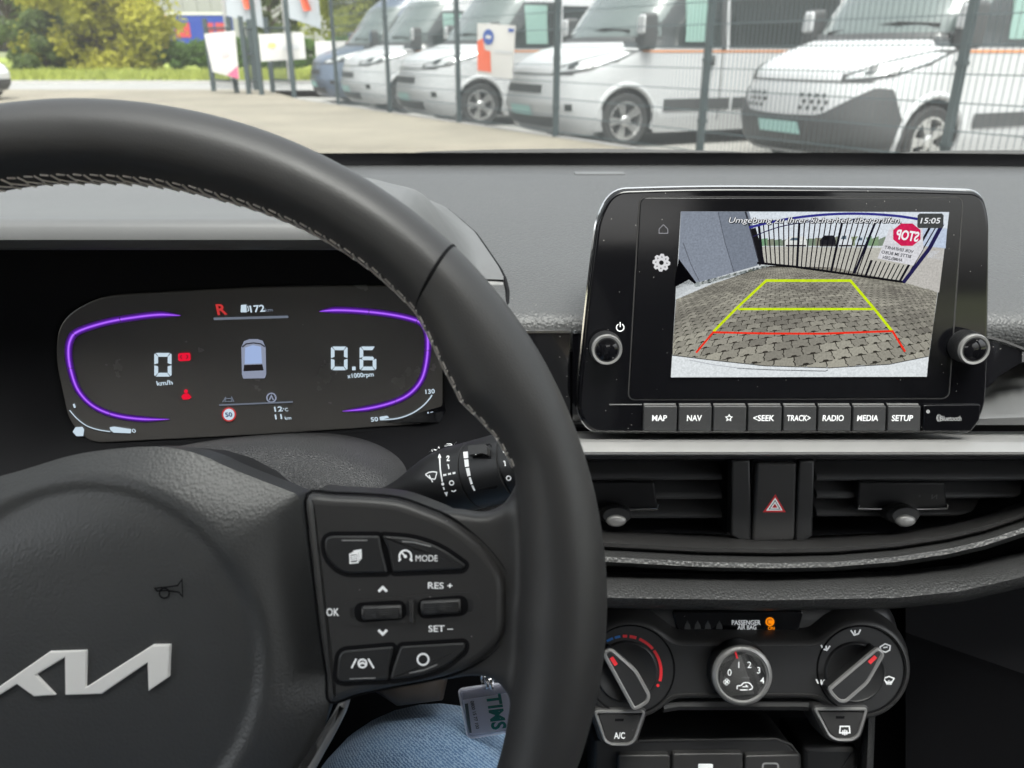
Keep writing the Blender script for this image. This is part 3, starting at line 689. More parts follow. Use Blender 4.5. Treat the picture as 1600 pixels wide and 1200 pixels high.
for i, q in enumerate([[(876, 352), (915, 348), (918, 402), (880, 406)], [(882, 416), (918, 412), (924, 474), (890, 478)], [(896, 488), (926, 484), (938, 550), (910, 556)], [(920, 566), (938, 562), (956, 618), (936, 624)], [(942, 634), (958, 630), (978, 674), (964, 678)]]):
    sic('speed_bar', [], polys=[q])
sic('numeral', [[(1204, 330), (1212, 318), (1224, 330), (1206, 354), (1230, 352)], [(1210, 434), (1220, 428), (1226, 470)], circ(1253, 571, 18, 14) + [circ(1253, 571, 18, 14)[0]]], .0006)
slot = [(955, 298), (1095, 283), (1112, 300), (1108, 400), (1140, 560), (1162, 640), (1150, 655), (1020, 672), (1000, 650), (955, 400)]
sic('slider_slot', [], polys=[slot], mat=M['void'])
P = [shit(*p, .0006) for p in c3([(940, 326), (1085, 310), (1104, 330), (1098, 385), (1060, 376), (948, 392)])]; P2 = [p + Vector((0, p.y, p.z)).normalized() * .0022 for p in P]
n = len(P); sl = mk('slider_switch', MB().add(P + P2, [tuple(range(n))[::-1], tuple(n + i for i in range(n))] + [(i, (i + 1) % n, n + (i + 1) % n, n + i) for i in range(n)]), M['satin'], stalk, smooth=20)
mb = MB(); tri = [shit(*p, .0030) for p in c3([(978, 356), (1014, 336), (1012, 372)])]; mb.add(tri, [(0, 1, 2)]); mk('pointer_mark', mb, M['legend'], sl, smooth=0, fix=False)
# ------------------------------------------------------------------ instrument cluster
kf = Frame(388, 570, .50, tilt=-26, yaw=5, roll=2.4)
KC = .50 / FPX
clus = root('instrument_cluster', 'lit digital instrument cluster with purple arcs behind the steering wheel', 'instrument cluster', kf)
CLO = [(152, 463, .02), (400, 449, .03), (600, 446, .03), (668, 455, .02), (692, 520, .02), (692, 640, .012), (672, 662, .012), (400, 680, .03), (140, 693, .014), (108, 660, .016), (86, 560, .02), (92, 500, .014)]
lens_o = rpoly([(*kf.uv(p[0], p[1]), p[2]) for p in CLO], 0, 6)
mk('lens', MB().plate(lens_o, -.004, 0, .0008, 2), M['lens'], clus, smooth=40)
# dark tunnel from the hood's mouth back to the lens
mouth = [(-150, 374), (0, 374), (150, 368), (400, 366), (560, 372), (680, 392), (750, 430), (780, 500), (790, 600), (775, 690), (700, 735), (560, 760), (380, 780), (140, 800), (-80, 810), (-220, 760), (-250, 600), (-220, 430)]
mo = spl([tuple(kf.loc(atd(x, y, .44 if y < 460 else .47))) for x, y in mouth], 5)
def resamp(o, n):
    o = [np.array(p, float) for p in o]; o.append(o[0]); d = np.cumsum([0] + [np.linalg.norm(o[i + 1] - o[i]) for i in range(len(o) - 1)])
    s = np.linspace(0, d[-1], n, endpoint=False); A_ = np.array(o); return [tuple(np.interp(s, d, A_[:, k]) for k in range(A_.shape[1])) for s in s]
def angsort(o, cx, cy, n=90):
    out = []
    a = np.array([math.atan2(p[1] - cy, p[0] - cx) for p in o]); idx = np.argsort(a); a = a[idx]; P = np.array(o, float)[idx]
    for t in np.linspace(-math.pi, math.pi, n, endpoint=False): out.append(tuple(np.interp(t, a, P[:, k], period=2 * math.pi) for k in range(P.shape[1])))
    return out
mo_s = angsort(mo, 0, 0); lo_s = angsort([(*p, -.002) for p in lens_o], 0, 0); l1 = angsort([(*p, .001) for p in inset(lens_o if area(lens_o) > 0 else lens_o[::-1], -.003)], 0, 0)
mid = [tuple(np.array(a) * .45 + np.array(b) * .55 + np.array((0, 0, -.012))) for a, b in zip(l1, mo_s)]
mk('surround', MB().grid([lo_s, l1, mid, mo_s], closed_v=True), M['void'], clus, smooth=60)  # shade inside the tunnel painted in as near-black
w1 = .0004
E_WH = emis('display_white', (.78, .85, .90), 1.0); E_DIM = emis('display_dim', (.42, .45, .50), 1.0); E_RED = emis('display_red', (.90, .10, .22), 1.0); E_RED2 = emis('display_red_dim', (.75, .22, .22), 1.0)
E_PUR = emis_attr('display_purple', 1.05)
def c5(L): return [(60 + p[0] / 4, 420 + p[1] / 4) for p in L]
def c6(L): return [(400 + p[0] / 4, 420 + p[1] / 4) for p in L]
def arc(L, conv, name='light_arc', gaps=()):
    P = spl([kf.uv(*p, w1) for p in conv(L)], 6, closed=False); n = len(P); mb = MB()
    for (lay, wid, br) in ((0, .0044, .16), (1, .0030, .30), (2, .0016, .85), (3, .0007, 1.2)):
        ws_ = [wid * min(1, (i + .6) / 6, (n - i - .4) / 6) for i in range(n)]
        c = lin((.56, .26, .93)); c = tuple(min(1.2, x * br) for x in c)
        if lay == 3: c = lin((.72, .44, 1.0))
        mb.ribbon(P, ws_, w1 + (lay + 2) * .00004, col=c)
    o = mk(name, mb, E_PUR, clus, smooth=0)
    for g in gaps:
        a = P[int(g * (n - 1))]; b = P[int(g * (n - 1)) + 1]; d = Vector((b[0] - a[0], b[1] - a[1])).normalized()
        q = Vector((-d.y, d.x)) * .0016; d2 = (d + q.normalized() * .8).normalized() * .0003
        mk('gap', MB().poly([(a[0] + q.x - d2.x, a[1] + q.y - d2.y), (a[0] + q.x + d2.x, a[1] + q.y + d2.y), (a[0] - q.x + d2.x, a[1] - q.y + d2.y), (a[0] - q.x - d2.x, a[1] - q.y - d2.y)], w1 + .0002), M['lens'], o, smooth=0, fix=False)
arc([(890, 292), (760, 286), (600, 303), (420, 335), (250, 390), (200, 445), (188, 530), (205, 640), (250, 760), (340, 855), (470, 912), (640, 938), (820, 940)], c5, gaps=(.22, .37, .58, .83))
arc([(395, 266), (500, 258), (650, 264), (820, 282), (960, 310), (1040, 345), (1072, 420), (1068, 560), (1035, 690), (960, 780), (850, 835), (700, 872), (540, 890)], c6, gaps=(.2, .38, .56, .82))
SEG = {'0': 'abcdef', '6': 'acdefg', '1': 'bc', '2': 'abged', '7': 'abc', '5': 'afgcd', '3': 'abgcd', '.': '.'}
def seg7(name, s, cx, cy, h, wd, gap, th, mat, parent, w, shear=.0):
    """block digits in picture pixels, height h, width wd"""
    n = len(s); xs_ = []; x = 0
    for ch in s: xs_.append(x); x += (gap * .9 + th if ch == '.' else wd + gap)
    tot = x - gap; mb = MB()
    for ch, x0 in zip(s, xs_):
        ox = cx - tot / 2 + x0; g = th * .12; t = th
        X0, X1, Y0, Y1, Ym = ox, ox + wd, cy - h / 2, cy + h / 2, cy
        T = {'a': [(X0 + g + t * .3, Y0), (X1 - g - t * .3, Y0), (X1 - t - g, Y0 + t), (X0 + t + g, Y0 + t)], 'd': [(X0 + t + g, Y1 - t), (X1 - t - g, Y1 - t), (X1 - g - t * .3, Y1), (X0 + g + t * .3, Y1)],
             'g': [(X0 + t * .6, Ym), (X0 + t, Ym - t / 2), (X1 - t, Ym - t / 2), (X1 - t * .6, Ym), (X1 - t, Ym + t / 2), (X0 + t, Ym + t / 2)],
             'f': [(X0, Y0 + t * .4), (X0 + t * .2, Y0 + g), (X0 + t, Y0 + t), (X0 + t, Ym - g - t * .3), (X0, Ym - g)], 'b': [(X1 - t * .2, Y0 + g), (X1, Y0 + t * .4), (X1, Ym - g), (X1 - t, Ym - g - t * .3), (X1 - t, Y0 + t)],
             'e': [(X0, Ym + g), (X0 + t, Ym + g + t * .3), (X0 + t, Y1 - t), (X0 + t * .2, Y1 - g), (X0, Y1 - t * .4)], 'c': [(X1, Ym + g), (X1, Y1 - t * .4), (X1 - t * .2, Y1 - g), (X1 - t, Y1 - t), (X1 - t, Ym + g + t * .3)],
             '.': [(X0, Y1 - t), (X0 + t, Y1 - t), (X0 + t, Y1), (X0, Y1)]}
        for k in SEG[ch]: mb.poly([kf.uv(a - (b - cy) * shear, b, w) for a, b in T[k]], w)
    return mk(name, mb, mat, parent, smooth=0, fix=False)
w2 = w1 + .0003
seg7('speed_digit', '0', 254.5, 570, 37, 27, 4, 6, E_WH, clus, w2)
seg7('rev_digits', '0.6', 552.5, 560, 37, 26, 7, 5.6, E_WH, clus, w2)
txt('unit_legend', 'km/h', 8 * KC, E_WH, clus, kf.uv(257, 598, w2), w2, bold=.02, width=24 * KC, rot=0)
txt('unit_legend', 'x1000rpm', 8 * KC, E_WH, clus, kf.uv(563, 586, w2), w2, bold=.02, width=42 * KC)
txt('gear_letter', 'R', 17 * KC, E_RED2, clus, kf.uv(346, 483, w2), w2, bold=.03, width=15 * KC)
txt('range_readout', '172', 11 * KC, E_WH, clus, kf.uv(402, 482, w2), w2, bold=.02, width=22 * KC)
txt('unit_legend', 'km', 6 * KC, E_DIM, clus, kf.uv(420, 484, w2), w2, width=11 * KC)
def kic(name, strokes, wid, mat, conv, polys=()):
    mb = MB()
    for s in strokes:
        cl = s[0] == 'c'; s = s[1:] if cl else s; mb.ribbon([kf.uv(*p, w2) for p in conv(s)], wid, w2, closed=cl)
    for s in polys: mb.poly([kf.uv(*p, w2) for p in conv(s)], w2 + .00004)
    return mk(name, mb, mat, clus, smooth=0, fix=False)
kic('pump_symbol', [[(1308, 232), (1314, 262), (1306, 266)]], .0005, E_WH, c5, polys=[[(1266, 226), (1300, 224), (1302, 272), (1264, 272)]])
kic('divider_line', [[(1095, 313), (1562, 300)]], .0016, E_DIM, c5); kic('divider_line', [[(1130, 852), (1590, 832)]], .0011, E_DIM, c5)
E_CAR = emis('display_car', (.62, .70, .86), 1); E_CAR2 = emis('display_car_grey', (.55, .58, .66), 1); E_CARD = emis('display_car_dark', (.14, .13, .14), 1)
kic('car_picture', [], .001, E_CAR2, c5, polys=[[(1285, 452), (1320, 440), (1370, 440), (1402, 450), (1420, 490), (1424, 660), (1415, 684), (1280, 686), (1272, 660), (1268, 490)]])
mb = MB().poly([kf.uv(*p, w2) for p in c5([(1292, 492), (1340, 476), (1392, 486), (1398, 590), (1290, 594)])], w2 + .0002); mk('car_roof', mb, E_CAR, clus, smooth=0, fix=False)
mb = MB().poly([kf.uv(*p, w2) for p in c5([(1286, 600), (1400, 596), (1408, 634), (1282, 640)])], w2 + .0002); mk('car_window', mb, E_CARD, clus, smooth=0, fix=False)
mb = MB().ribbon([kf.uv(*p, w2) for p in c5([(1274, 488), (1300, 468), (1345, 462), (1390, 468), (1416, 486)])], .0008, w2 + .0003); mk('car_screen', mb, E_CARD, clus, smooth=0, fix=False)
kic('brake_lamp', [], .0005, E_RED, c5, polys=[rpoly([(872, 528), (950, 524), (952, 574), (874, 578)], 14)])
mb = MB().ribbon([kf.uv(*p, w2) for p in c5([(896, 538), (888, 550), (898, 564)])], .0005, w2 + .0002); mb.ribbon([kf.uv(*p, w2) for p in c5([(926, 536), (936, 549), (926, 562)])], .0005, w2 + .0002); mk('brake_mark', mb, E_CARD, clus, smooth=0, fix=False)
kic('seat_belt_lamp', [], .0005, E_RED, c5, polys=[circ(922, 766, 13, 14), [(905, 782), (935, 778), (958, 802), (940, 816), (905, 818), (892, 800)]])
kic('lane_lamp', [[(1150, 836), (1172, 800)], [(1222, 832), (1206, 798)], ['c', (1170, 812), (1204, 810), (1210, 828), (1166, 830)]], .0006, E_DIM, c5)
kic('auto_stop_lamp', [['c'] + circ(1456, 806, 28, 20), [(1444, 820), (1456, 792), (1468, 820)]], .0009, E_CAR2, c5)
kic('speed_limit_sign', [], .0009, E_WH, c5, polys=[circ(1191, 910, 40, 24)])
mb = MB().ribbon([kf.uv(*p, w2) for p in c5(circ(1191, 910, 40, 24))], .0010, w2 + .0001, closed=True); mk('sign_ring', mb, E_RED2, clus, smooth=0, fix=False)
txt('sign_numeral', '50', 8 * KC, emis('display_navy', (.15, .25, .4)), clus, kf.uv(357.5, 647.5, w2), w2 + .0002, bold=.03, width=11 * KC)
txt('readout', '12', 9 * KC, E_WH, clus, kf.uv(435, 639, w2), w2, bold=.02, width=13 * KC); txt('unit_legend', '°C', 6 * KC, E_WH, clus, kf.uv(446, 640, w2), w2, width=8 * KC)
txt('readout', '11', 9 * KC, E_WH, clus, kf.uv(435, 651, w2), w2, bold=.02, width=11 * KC); txt('unit_legend', 'km', 6 * KC, E_WH, clus, kf.uv(450, 653, w2), w2, width=10 * KC)
kic('fuel_gauge', [spl([(195, 884), (240, 935), (300, 980), (370, 1005), (450, 1018)], 5, False)], .0007, E_WH, c5, polys=[[(445, 990), (475, 986), (580, 1002), (578, 1028), (470, 1024), (450, 1008)]])
txt('gauge_mark', '1', 7 * KC, E_WH, clus, kf.uv(116, 634, w2), w2, width=3 * KC); txt('gauge_mark', '0', 7 * KC, E_WH, clus, kf.uv(209, 673, w2), w2, width=6 * KC)
kic('pump_symbol', [], .0005, E_WH, c5, polys=[[(232, 990), (275, 988), (286, 1005), (280, 1045), (234, 1046), (212, 1022)]])
kic('temperature_gauge', [spl([(775, 944), (880, 936), (970, 906), (1040, 860), (1085, 812), (1100, 788)], 5, False)], .0008, E_WH, c6, polys=[[(772, 925), (820, 918), (832, 930), (775, 945)]])
txt('gauge_mark', '130', 8 * KC, E_WH, clus, kf.uv(672, 611.5, w2), w2, bold=.02, width=15 * KC); txt('gauge_mark', '50', 8 * KC, E_WH, clus, kf.uv(585, 655, w2), w2, bold=.02, width=12 * KC)
kic('coolant_symbol', [[(1075, 895), (1078, 930)], [(1048, 938), (1062, 932), (1078, 940), (1094, 932)], [(1090, 900), (1108, 896)], [(1092, 914), (1106, 910)]], .0009, E_WH, c6)

# ------------------------------------------------------------------ infotainment unit
T_I = -14.6
inf = Frame(1225, 470, .466, tilt=T_I)
KI = .466 / FPX
unit = root('infotainment_unit', 'glossy black infotainment unit with reversing camera picture and two knobs', 'display', inf)
def I(p, w=0): return inf.uv(p[0], p[1], w)
body = [(958, 297, .010), (1100, 293, .03), (1400, 295, .03), (1536, 299, .012), (1547, 340, .02), (1546, 480, .05), (1543, 600, .03), (1540, 640, .012), (1520, 678, .006), (1200, 679, .03), (924, 678, .008), (903, 648, .012), (905, 600, .03), (918, 470, .05), (934, 340, .02)]
bo = rpoly([(*I(p), p[2]) for p in body], 0, 6)
mk('housing', MB().plate(inset(bo if area(bo) > 0 else bo[::-1], .004), -.045, -.006, .004), M['satin2'], unit, smooth=40)
mk('bezel', MB().plate(bo, -.012, 0, .0022, 4), M['glossclean'], unit, smooth=40)
bo_ccw = bo if area(bo) > 0 else bo[::-1]
mk('edge_trim', MB().tube([(x, y, -.0045) for x, y in inset(bo_ccw, -.0001)], .0011, 6, closed=True), M['chrome'], unit)
scr = rpoly([(*I(p), .004) for p in ((1001, 309), (1503, 310), (1481, 621), (983, 623))], 0, 6)
scr_o = mk('screen', MB().plate(scr, -.001, .0007, .0003, 2), M['screen'], unit, smooth=40)
sc_ccw = scr if area(scr) > 0 else scr[::-1]
mk('screen_gap', MB().ribbon(inset(sc_ccw, -.0006), .0008, .00015, closed=True), M['satin'], scr_o, smooth=0, fix=False)
# the reversing camera's picture, flat on the screen
W0 = .0009
def c8(p): return inf.uv(1020 + p[0] / 3.2, 310 + p[1] / 3.2, W0)
pic = MB(); lay = [W0]
def up(): lay[0] += .00003
def pp(L, col): pic.poly([c8(p) for p in L], lay[0], lin(col))
def pl(L, wid, col, closed=False): pic.ribbon([c8(p) for p in L], wid / 3.2 * KI, lay[0], closed=closed, col=lin(col))
Q = [(140, 65), (1482, 68), (1367, 890), (90, 893)]
pp(Q, (.80, .82, .83)); up()
# pale far yard and sky
pp([(470, 66), (1482, 68), (1460, 250), (480, 240)], (.84, .87, .90)); pp([(500, 236), (1330, 236), (1300, 420), (560, 330)], (.73, .725, .69)); up()
for k in range(24):
    t = k / 23; pp([(500 + 830 * t * .96, 200 + 10 * math.sin(9 * t)), (540 + 830 * t * .96, 196 + 8 * math.sin(7 * t)), (540 + 830 * t * .96, 236), (500 + 830 * t * .96, 238)], (.45 + .1 * random.random(), .52 + .1 * random.random(), .47))
up()
for (x, y, w_, h_, c) in ((660, 190, 110, 50, (.88, .89, .88)), (835, 185, 80, 55, (.14, .14, .16)), (925, 180, 70, 60, (.86, .88, .90)), (1010, 190, 60, 50, (.80, .84, .88))):
    pp([(x, y + h_ * .45), (x + w_ * .25, y), (x + w_ * .9, y), (x + w_, y + h_ * .5), (x + w_, y + h_), (x, y + h_)], c); up()
    pp([(x + w_ * .2, y + h_ * .4), (x + w_ * .32, y + 6), (x + w_ * .6, y + 6), (x + w_ * .6, y + h_ * .4)], (.35, .42, .47) if c[0] > .5 else (.08, .08, .09))
    pp([(x + 4, y + h_ - 8), (x + w_ - 4, y + h_ - 8), (x + w_ - 4, y + h_), (x + 4, y + h_)], (.25, .25, .25)); up()
# right-hand yard
pp([(1340, 235), (1458, 245), (1430, 470), (1230, 425)], (.73, .72, .70)); pp([(1380, 262), (1456, 260), (1450, 310), (1370, 295)], (.80, .82, .86)); up()
pp([(1330, 150), (1470, 150), (1462, 250), (1300, 232)], (.74, .79, .87)); up()
# paved ground
gr = [(115, 505), (300, 428), (560, 336), (900, 345), (1260, 425), (1420, 470), (1400, 640), (1376, 790), (1180, 826), (880, 842), (560, 834), (300, 806), (96, 780)]
pp(gr, (.20, .19, .17)); up()
def inpoly(p, L):
    c = False
    for i in range(len(L)):
        a, b = L[i - 1], L[i]
        if (a[1] > p[1]) != (b[1] > p[1]) and p[0] < (b[0] - a[0]) * (p[1] - a[1]) / (b[1] - a[1]) + a[0]: c = not c
    return c
def gp(x, y):
    c, s_ = math.cos(.20), math.sin(.20); x, y = x * c - (y - 1) * s_, (y - 1) * c + x * s_ + 1
    if y < .6: return (9e9, 9e9)
    px = 760 + 610 * x / y; py = 215 + 600 / y
    r = (px - 760) / 640; return (760 + 640 * math.tanh(r * .85) / .72 if abs(r) < 3 else 9e9, py + 26 * r * r * (py - 215) / 600 * 0 + 40 * r * r * (1 - (py - 215) / 620))
bw, bh = .142, .084
Qc = [(101, 700), (95, 880), (1368, 880), (1400, 640), (1424, 470), (1440, 345), (560, 345), (300, 425), (116, 505)]
def clipq(P, C):
    C = C if area(C) > 0 else C[::-1]
    for i in range(len(C)):
        a, b = C[i - 1], C[i]; out = []
        if not P: return []
        f = lambda p: (b[0] - a[0]) * (p[1] - a[1]) - (b[1] - a[1]) * (p[0] - a[0])
        for k in range(len(P)):
            p, q = P[k - 1], P[k]; fp_, fq = f(p), f(q)
            if fp_ * fq < 0: t = fp_ / (fp_ - fq); out.append((p[0] + (q[0] - p[0]) * t, p[1] + (q[1] - p[1]) * t))
            if fq >= 0: out.append(q)
        P = out
    return P
def clipq2(P): return P
for j in range(-20, 70):
    for i in range(-38, 39):
        x0 = i * bw + (bw / 2 if j % 2 else 0); y0 = .72 + j * bh
        sh = [(.0, .0), (.33, .0), (.40, .16), (.62, .16), (.70, 0), (1, 0), (1, .35), (.93, .5), (1, .65), (1, 1), (.70, 1), (.62, .84 + .30), (.40, .84 + .30), (.33, 1), (0, 1), (0, .65), (-.07, .5), (0, .35)]
        P = []
        for a, b in sh: P.append(gp(x0 + (.03 + a * .94) * bw, y0 + (.04 + (b - .0) * .92) * bh))
        if any(inpoly(p, gr) for p in P) and max(abs(v) for p in P for v in p) < 5000:
            P = clipq(clipq2(P), Qc)
        else: continue
        if len(P) > 2:
            g = random.uniform(-.06, .06) + .05 * math.sin(i * .35 + j * .2) * math.cos(j * .31 - i * .13); pp(P, (.56 + g, .55 + g, .51 + g * .9))
up()
# grey wall panels at the left
pp([(140, 65), (480, 66), (500, 140), (530, 330), (220, 425), (128, 300)], (.52, .55, .60)); up()
pp([(325, 66), (470, 66), (495, 140), (522, 335), (400, 370)], (.47, .50, .55)); up()
pl([(325, 66), (360, 220), (405, 368)], 4, (.36, .38, .42)); pl([(150, 220), (190, 330), (235, 420)], 4, (.38, .40, .44)); pl([(462, 66), (500, 200), (535, 335)], 9, (.22, .23, .26)); up()
pp([(128, 300), (220, 425), (118, 448), (110, 430)], (.03, .03, .04)); pp([(115, 440), (180, 405), (215, 432), (112, 500)], (.75, .77, .78)); up()
for k in range(46):
    t = k / 45; x, y = 215 + 360 * t, 430 - 95 * t; d = random.uniform(8, 20) * (1 - .5 * t)
    pp([(x - d, y + 4), (x, y - d * .7), (x + d, y - 2), (x + d * .6, y + d * .6), (x - d * .5, y + d * .7)], random.choice([(.30, .33, .33), (.55, .58, .58), (.72, .74, .74), (.40, .42, .38)]))
up()
# gate
pl([(500, 150), (525, 240), (545, 325)], 26, (.10, .10, .11)); pl([(520, 322), (700, 340), (950, 375), (1255, 418)], 11, (.07, .07, .08)); up()
for k in range(34):
    t = k / 33; xt = 528 + 900 * t ** 1.05; yt = 128 - 26 * math.sin(math.pi * t * .9) - 4 * t; xb = 548 + 705 * t; yb = 326 + 92 * t ** 1.2
    if xt < 1140 or xt > 1330 or True:
        y1 = yt; 
        if 1150 < xt < 1390: y1 = max(yt, itp(xt, ((1150, 305), (1390, 335)))); f_ = (y1 - yt) / (yb - yt); xt2 = xt + (xb - xt) * f_
        else: xt2 = xt
        pl([(xt2, y1), (xb, yb)], 6 if k % 8 else 12, (.09, .09, .12))
up()
pl(spl([(480, 145), (640, 108), (820, 84), (1000, 76), (1180, 84), (1330, 104), (1450, 128)], 5, False), 12, (.20, .20, .52)); pl(spl([(500, 190), (640, 140), (820, 112), (1000, 104), (1150, 108)], 5, False), 5, (.15, .15, .3)); up()
pl([(1445, 128), (1380, 250), (1250, 420)], 20, (.14, .13, .30)); pl([(1110, 120), (1060, 240), (1005, 375)], 12, (.09, .09, .15)); up()
pp([(1180, 150), (1345, 140), (1350, 250), (1300, 335), (1120, 300)], (.84, .84, .86)); up()
oc = circ(1267, 181, 74, 8, 22.5, 382.5); pp([(x, 181 + (y - 181) * .82) for x, y in oc], (.80, .14, .33)); up()
# bumper and lines
pp([(96, 783), (300, 808), (560, 836), (880, 846), (1180, 828), (1376, 788), (1367, 890), (90, 893)], (.86, .88, .89)); up()
pl([(96, 783), (300, 808), (560, 836), (880, 846), (1180, 828), (1376, 788)], 4, (.15, .15, .15)); pl([(420, 848), (600, 856), (860, 862), (874, 856)], 4, (.35, .36, .38)); pl([(180, 806), (300, 830), (450, 850)], 5, (.72, .74, .76)); up()
Yl = (.80, .90, .10); Rd = (.93, .20, .12)
pl([(302, 664), (420, 545), (565, 410), (985, 410), (1105, 552), (1193, 662)], 13, Yl); pl([(425, 552), (1105, 552)], 12, Yl); up()
pl([(215, 770), (300, 668), (560, 674), (850, 675), (1195, 662), (1258, 765)], 10, Rd); up()
pp([(1330, 75), (1442, 75), (1450, 85), (1448, 140), (1440, 148), (1325, 148), (1318, 140), (1320, 85)], (.27, .28, .28)); up()
mk('camera_picture', pic, emis_attr('camera_picture_light', 1.0, .2), scr_o, smooth=0)
wT = lay[0] + .00004
E_PW = emis('picture_white', (.95, .96, .97)); E_SH = emis('picture_shadow', (.15, .16, .17)); E_PD = emis('picture_dark', (.22, .22, .24))
def t8(s, cx, cy, h, wd, mat, **k): return txt('legend', s, h / 3.2 * KI, mat, scr_o, c8((cx, cy)), k.pop('w', wT), width=wd / 3.2 * KI, **k)
for dx_, dy_ in ((2, 2), (-3, 0), (3, -1), (0, 4), (4, 5)): t8('Umgebung zu Ihrer Sicherheit überprüfen.', 808 + dx_, 107 + dy_, 27, 836, E_SH, shear=.2, bold=.0, w=wT + .000003 * dx_)
t8('Umgebung zu Ihrer Sicherheit überprüfen.', 808, 107, 27, 836, E_PW, shear=.2, bold=.0, w=wT + .00006)
t8('15:05', 1384, 110, 27, 96, E_PW, bold=.01, shear=.1)
t8('STOP', 1270, 184, 46, 112, E_PW, bold=.03, flip=True, rot=-7)
t8('VOR EINFAHRT', 1228, 254, 15, 146, E_PD, flip=True, rot=-9, bold=.02); t8('BITTE IM BÜRO', 1214, 278, 15, 150, E_PD, flip=True, rot=-9, bold=.02); t8('ANMELDEN', 1196, 300, 15, 100, E_PD, flip=True, rot=-9, bold=.02)
def iic(name, strokes, wid, mat, parent, w, polys=(), conv=lambda p: (880 + p[0] / 2.2222, 270 + p[1] / 2.2222)):
    mb = MB()
    for s in strokes:
        cl = s[0] == 'c'; s = s[1:] if cl else s; mb.ribbon([I(conv(p), w) for p in s], wid, w, closed=cl)
    for s in polys: mb.poly([I(conv(p), w) for p in s], w + .00004)
    return mk(name, mb, mat, parent, smooth=0, fix=False)
E_IC = emis('icon_grey', (.62, .62, .64)); E_IC2 = emis('icon_bright', (.85, .85, .86))
iic('home_symbol', [['c', (333, 210), (333, 195), (348, 180), (363, 195), (363, 210)]], .0004, E_IC, scr_o, W0)
ge = []
for k in range(32):
    a = 2 * math.pi * k / 32; r = 27 if (k % 4) < 2 else 21; ge.append((341 + r * math.cos(a), 312 + r * math.sin(a)))
iic('settings_symbol', [['c'] + ge], .0013, E_IC2, scr_o, W0); iic('settings_symbol', [['c'] + circ(341, 312, 13, 20)], .0016, E_IC2, scr_o, W0 + .00005)
iic('power_symbol', [circ(198, 537, 13, 18, -60, 240), [(198, 518), (198, 536)]], .0006, M['legend'], unit, .0001)
# knobs
def knob(px, py, r_px, h, label):
    c = I((px, py), h); r = r_px * KI
    k = mk('knob', MB().lathe([(r * 1.02, 0), (r * 1.05, .002), (r * 1.0, h - .0025), (r * .95, h - .0008), (r * .8, h - .0002)], 56, *c), M['satin2'], unit, smooth=35, label=label)
    for i in range(56):
        a = 2 * math.pi * i / 56; k0 = r * 1.035
    rib = MB()
    for i in range(72):
        a = 2 * math.pi * i / 72; rib.tube([(c[0] + math.cos(a) * r * 1.045, c[1] + math.sin(a) * r * 1.045, .0025), (c[0] + math.cos(a) * r * 1.0, c[1] + math.sin(a) * r * 1.0, h - .003)], .00025, 4)
    mk('knurling', rib, M['satin2'], k, kind='stuff')
    mk('ring', MB().lathe([(r * .98, h - .003), (r * .985, h - .001), (r * .93, h + .0003), (r * .80, h + .0001), (r * .76, h - .0012)], 56, *c), M['silver'], k, smooth=50)
    mk('cap', MB().lathe([(r * .76, h - .002), (r * .755, h - .0004), (r * .6, h + .0002), (r * .3, h + .0006), (.0002, h + .0007)], 48, *c), M['glossclean'], k, smooth=60)
knob(948.5, 547, 24.5, .011, 'volume knob with power symbol'); knob(1523.5, 546.5, 24.5, .013, 'tuning knob')
# row of keys
keys = [('MAP', 1005, 1057), ('NAV', 1060, 1111), ('star', 1114, 1165), ('<SEEK', 1168, 1220), ('TRACK>', 1223, 1274), ('RADIO', 1277, 1328), ('MEDIA', 1331, 1382), ('SETUP', 1385, 1436)]
for s, a, b in keys:
    o = rpoly([(*I(p), .0006) for p in ((a, 633), (b, 633), (b - 1, 672), (a - 1, 672))], 0, 3)
    k = mk('key', MB().plate(o, -.001, .0022, .0006, 3), M['btn'], unit, smooth=40)
    mk('highlight_edge', MB().plate([I(p, .001) for p in ((a + 1, 631), (b - 1, 631), (b - 1, 633), (a + 1, 633))], -.001, .0012, 0), M['silver'], k)
    c = I(((a + b) / 2 - .5, 653), .0024)
    if s == 'star':
        st_ = [(c[0] + (5.5 if i % 2 == 0 else 2.6) * KI * math.sin(math.pi * i / 5), c[1] + (5.5 if i % 2 == 0 else 2.6) * KI * math.cos(math.pi * i / 5)) for i in range(10)]
        mk('legend', MB().ribbon(st_, .0005, .0024, closed=True), M['legend'], k, smooth=0, fix=False)
    else: txt('legend', s, 10 * KI, M['legend'], k, c, .0024, bold=.018, width={3: 24, 5: 34, 6: 38}[len(s)] * KI)
iic('silver_line', [[(952, 632), (1003, 632)]], .0007, M['silver'], unit, .0003, conv=lambda p: p)
bt = mk('key', MB().plate(rpoly([(*I(p), .001) for p in ((1441, 632), (1530, 631), (1528, 655), (1514, 673), (1440, 673))], 0, 3), -.001, .0016, .0006, 3), M['glossclean'], unit, smooth=40, label='gloss black panel with wireless logo')
txt('legend', 'Bluetooth', 8.5 * KI, M['legend_dim'], bt, I((1486, 653.5), .0018), .0018, bold=.02, width=34 * KI)
iic('wireless_symbol', [], .0004, M['legend_dim'], bt, .0018, polys=[[(1467 + 4 * math.cos(a), 653 + 6 * math.sin(a)) for a in np.linspace(0, 6.28, 16)[:-1]]], conv=lambda p: p)
iic('wireless_rune', [[(1465, 650), (1469, 656), (1467, 659), (1467, 647), (1469, 650), (1465, 656)]], .0003, M['void'], bt, .0019, conv=lambda p: p)
iic('microphone_hole', [], .0004, M['legend_dim'], unit, .0017, polys=[circ(1450, 643, 3, 12)], conv=lambda p: p)
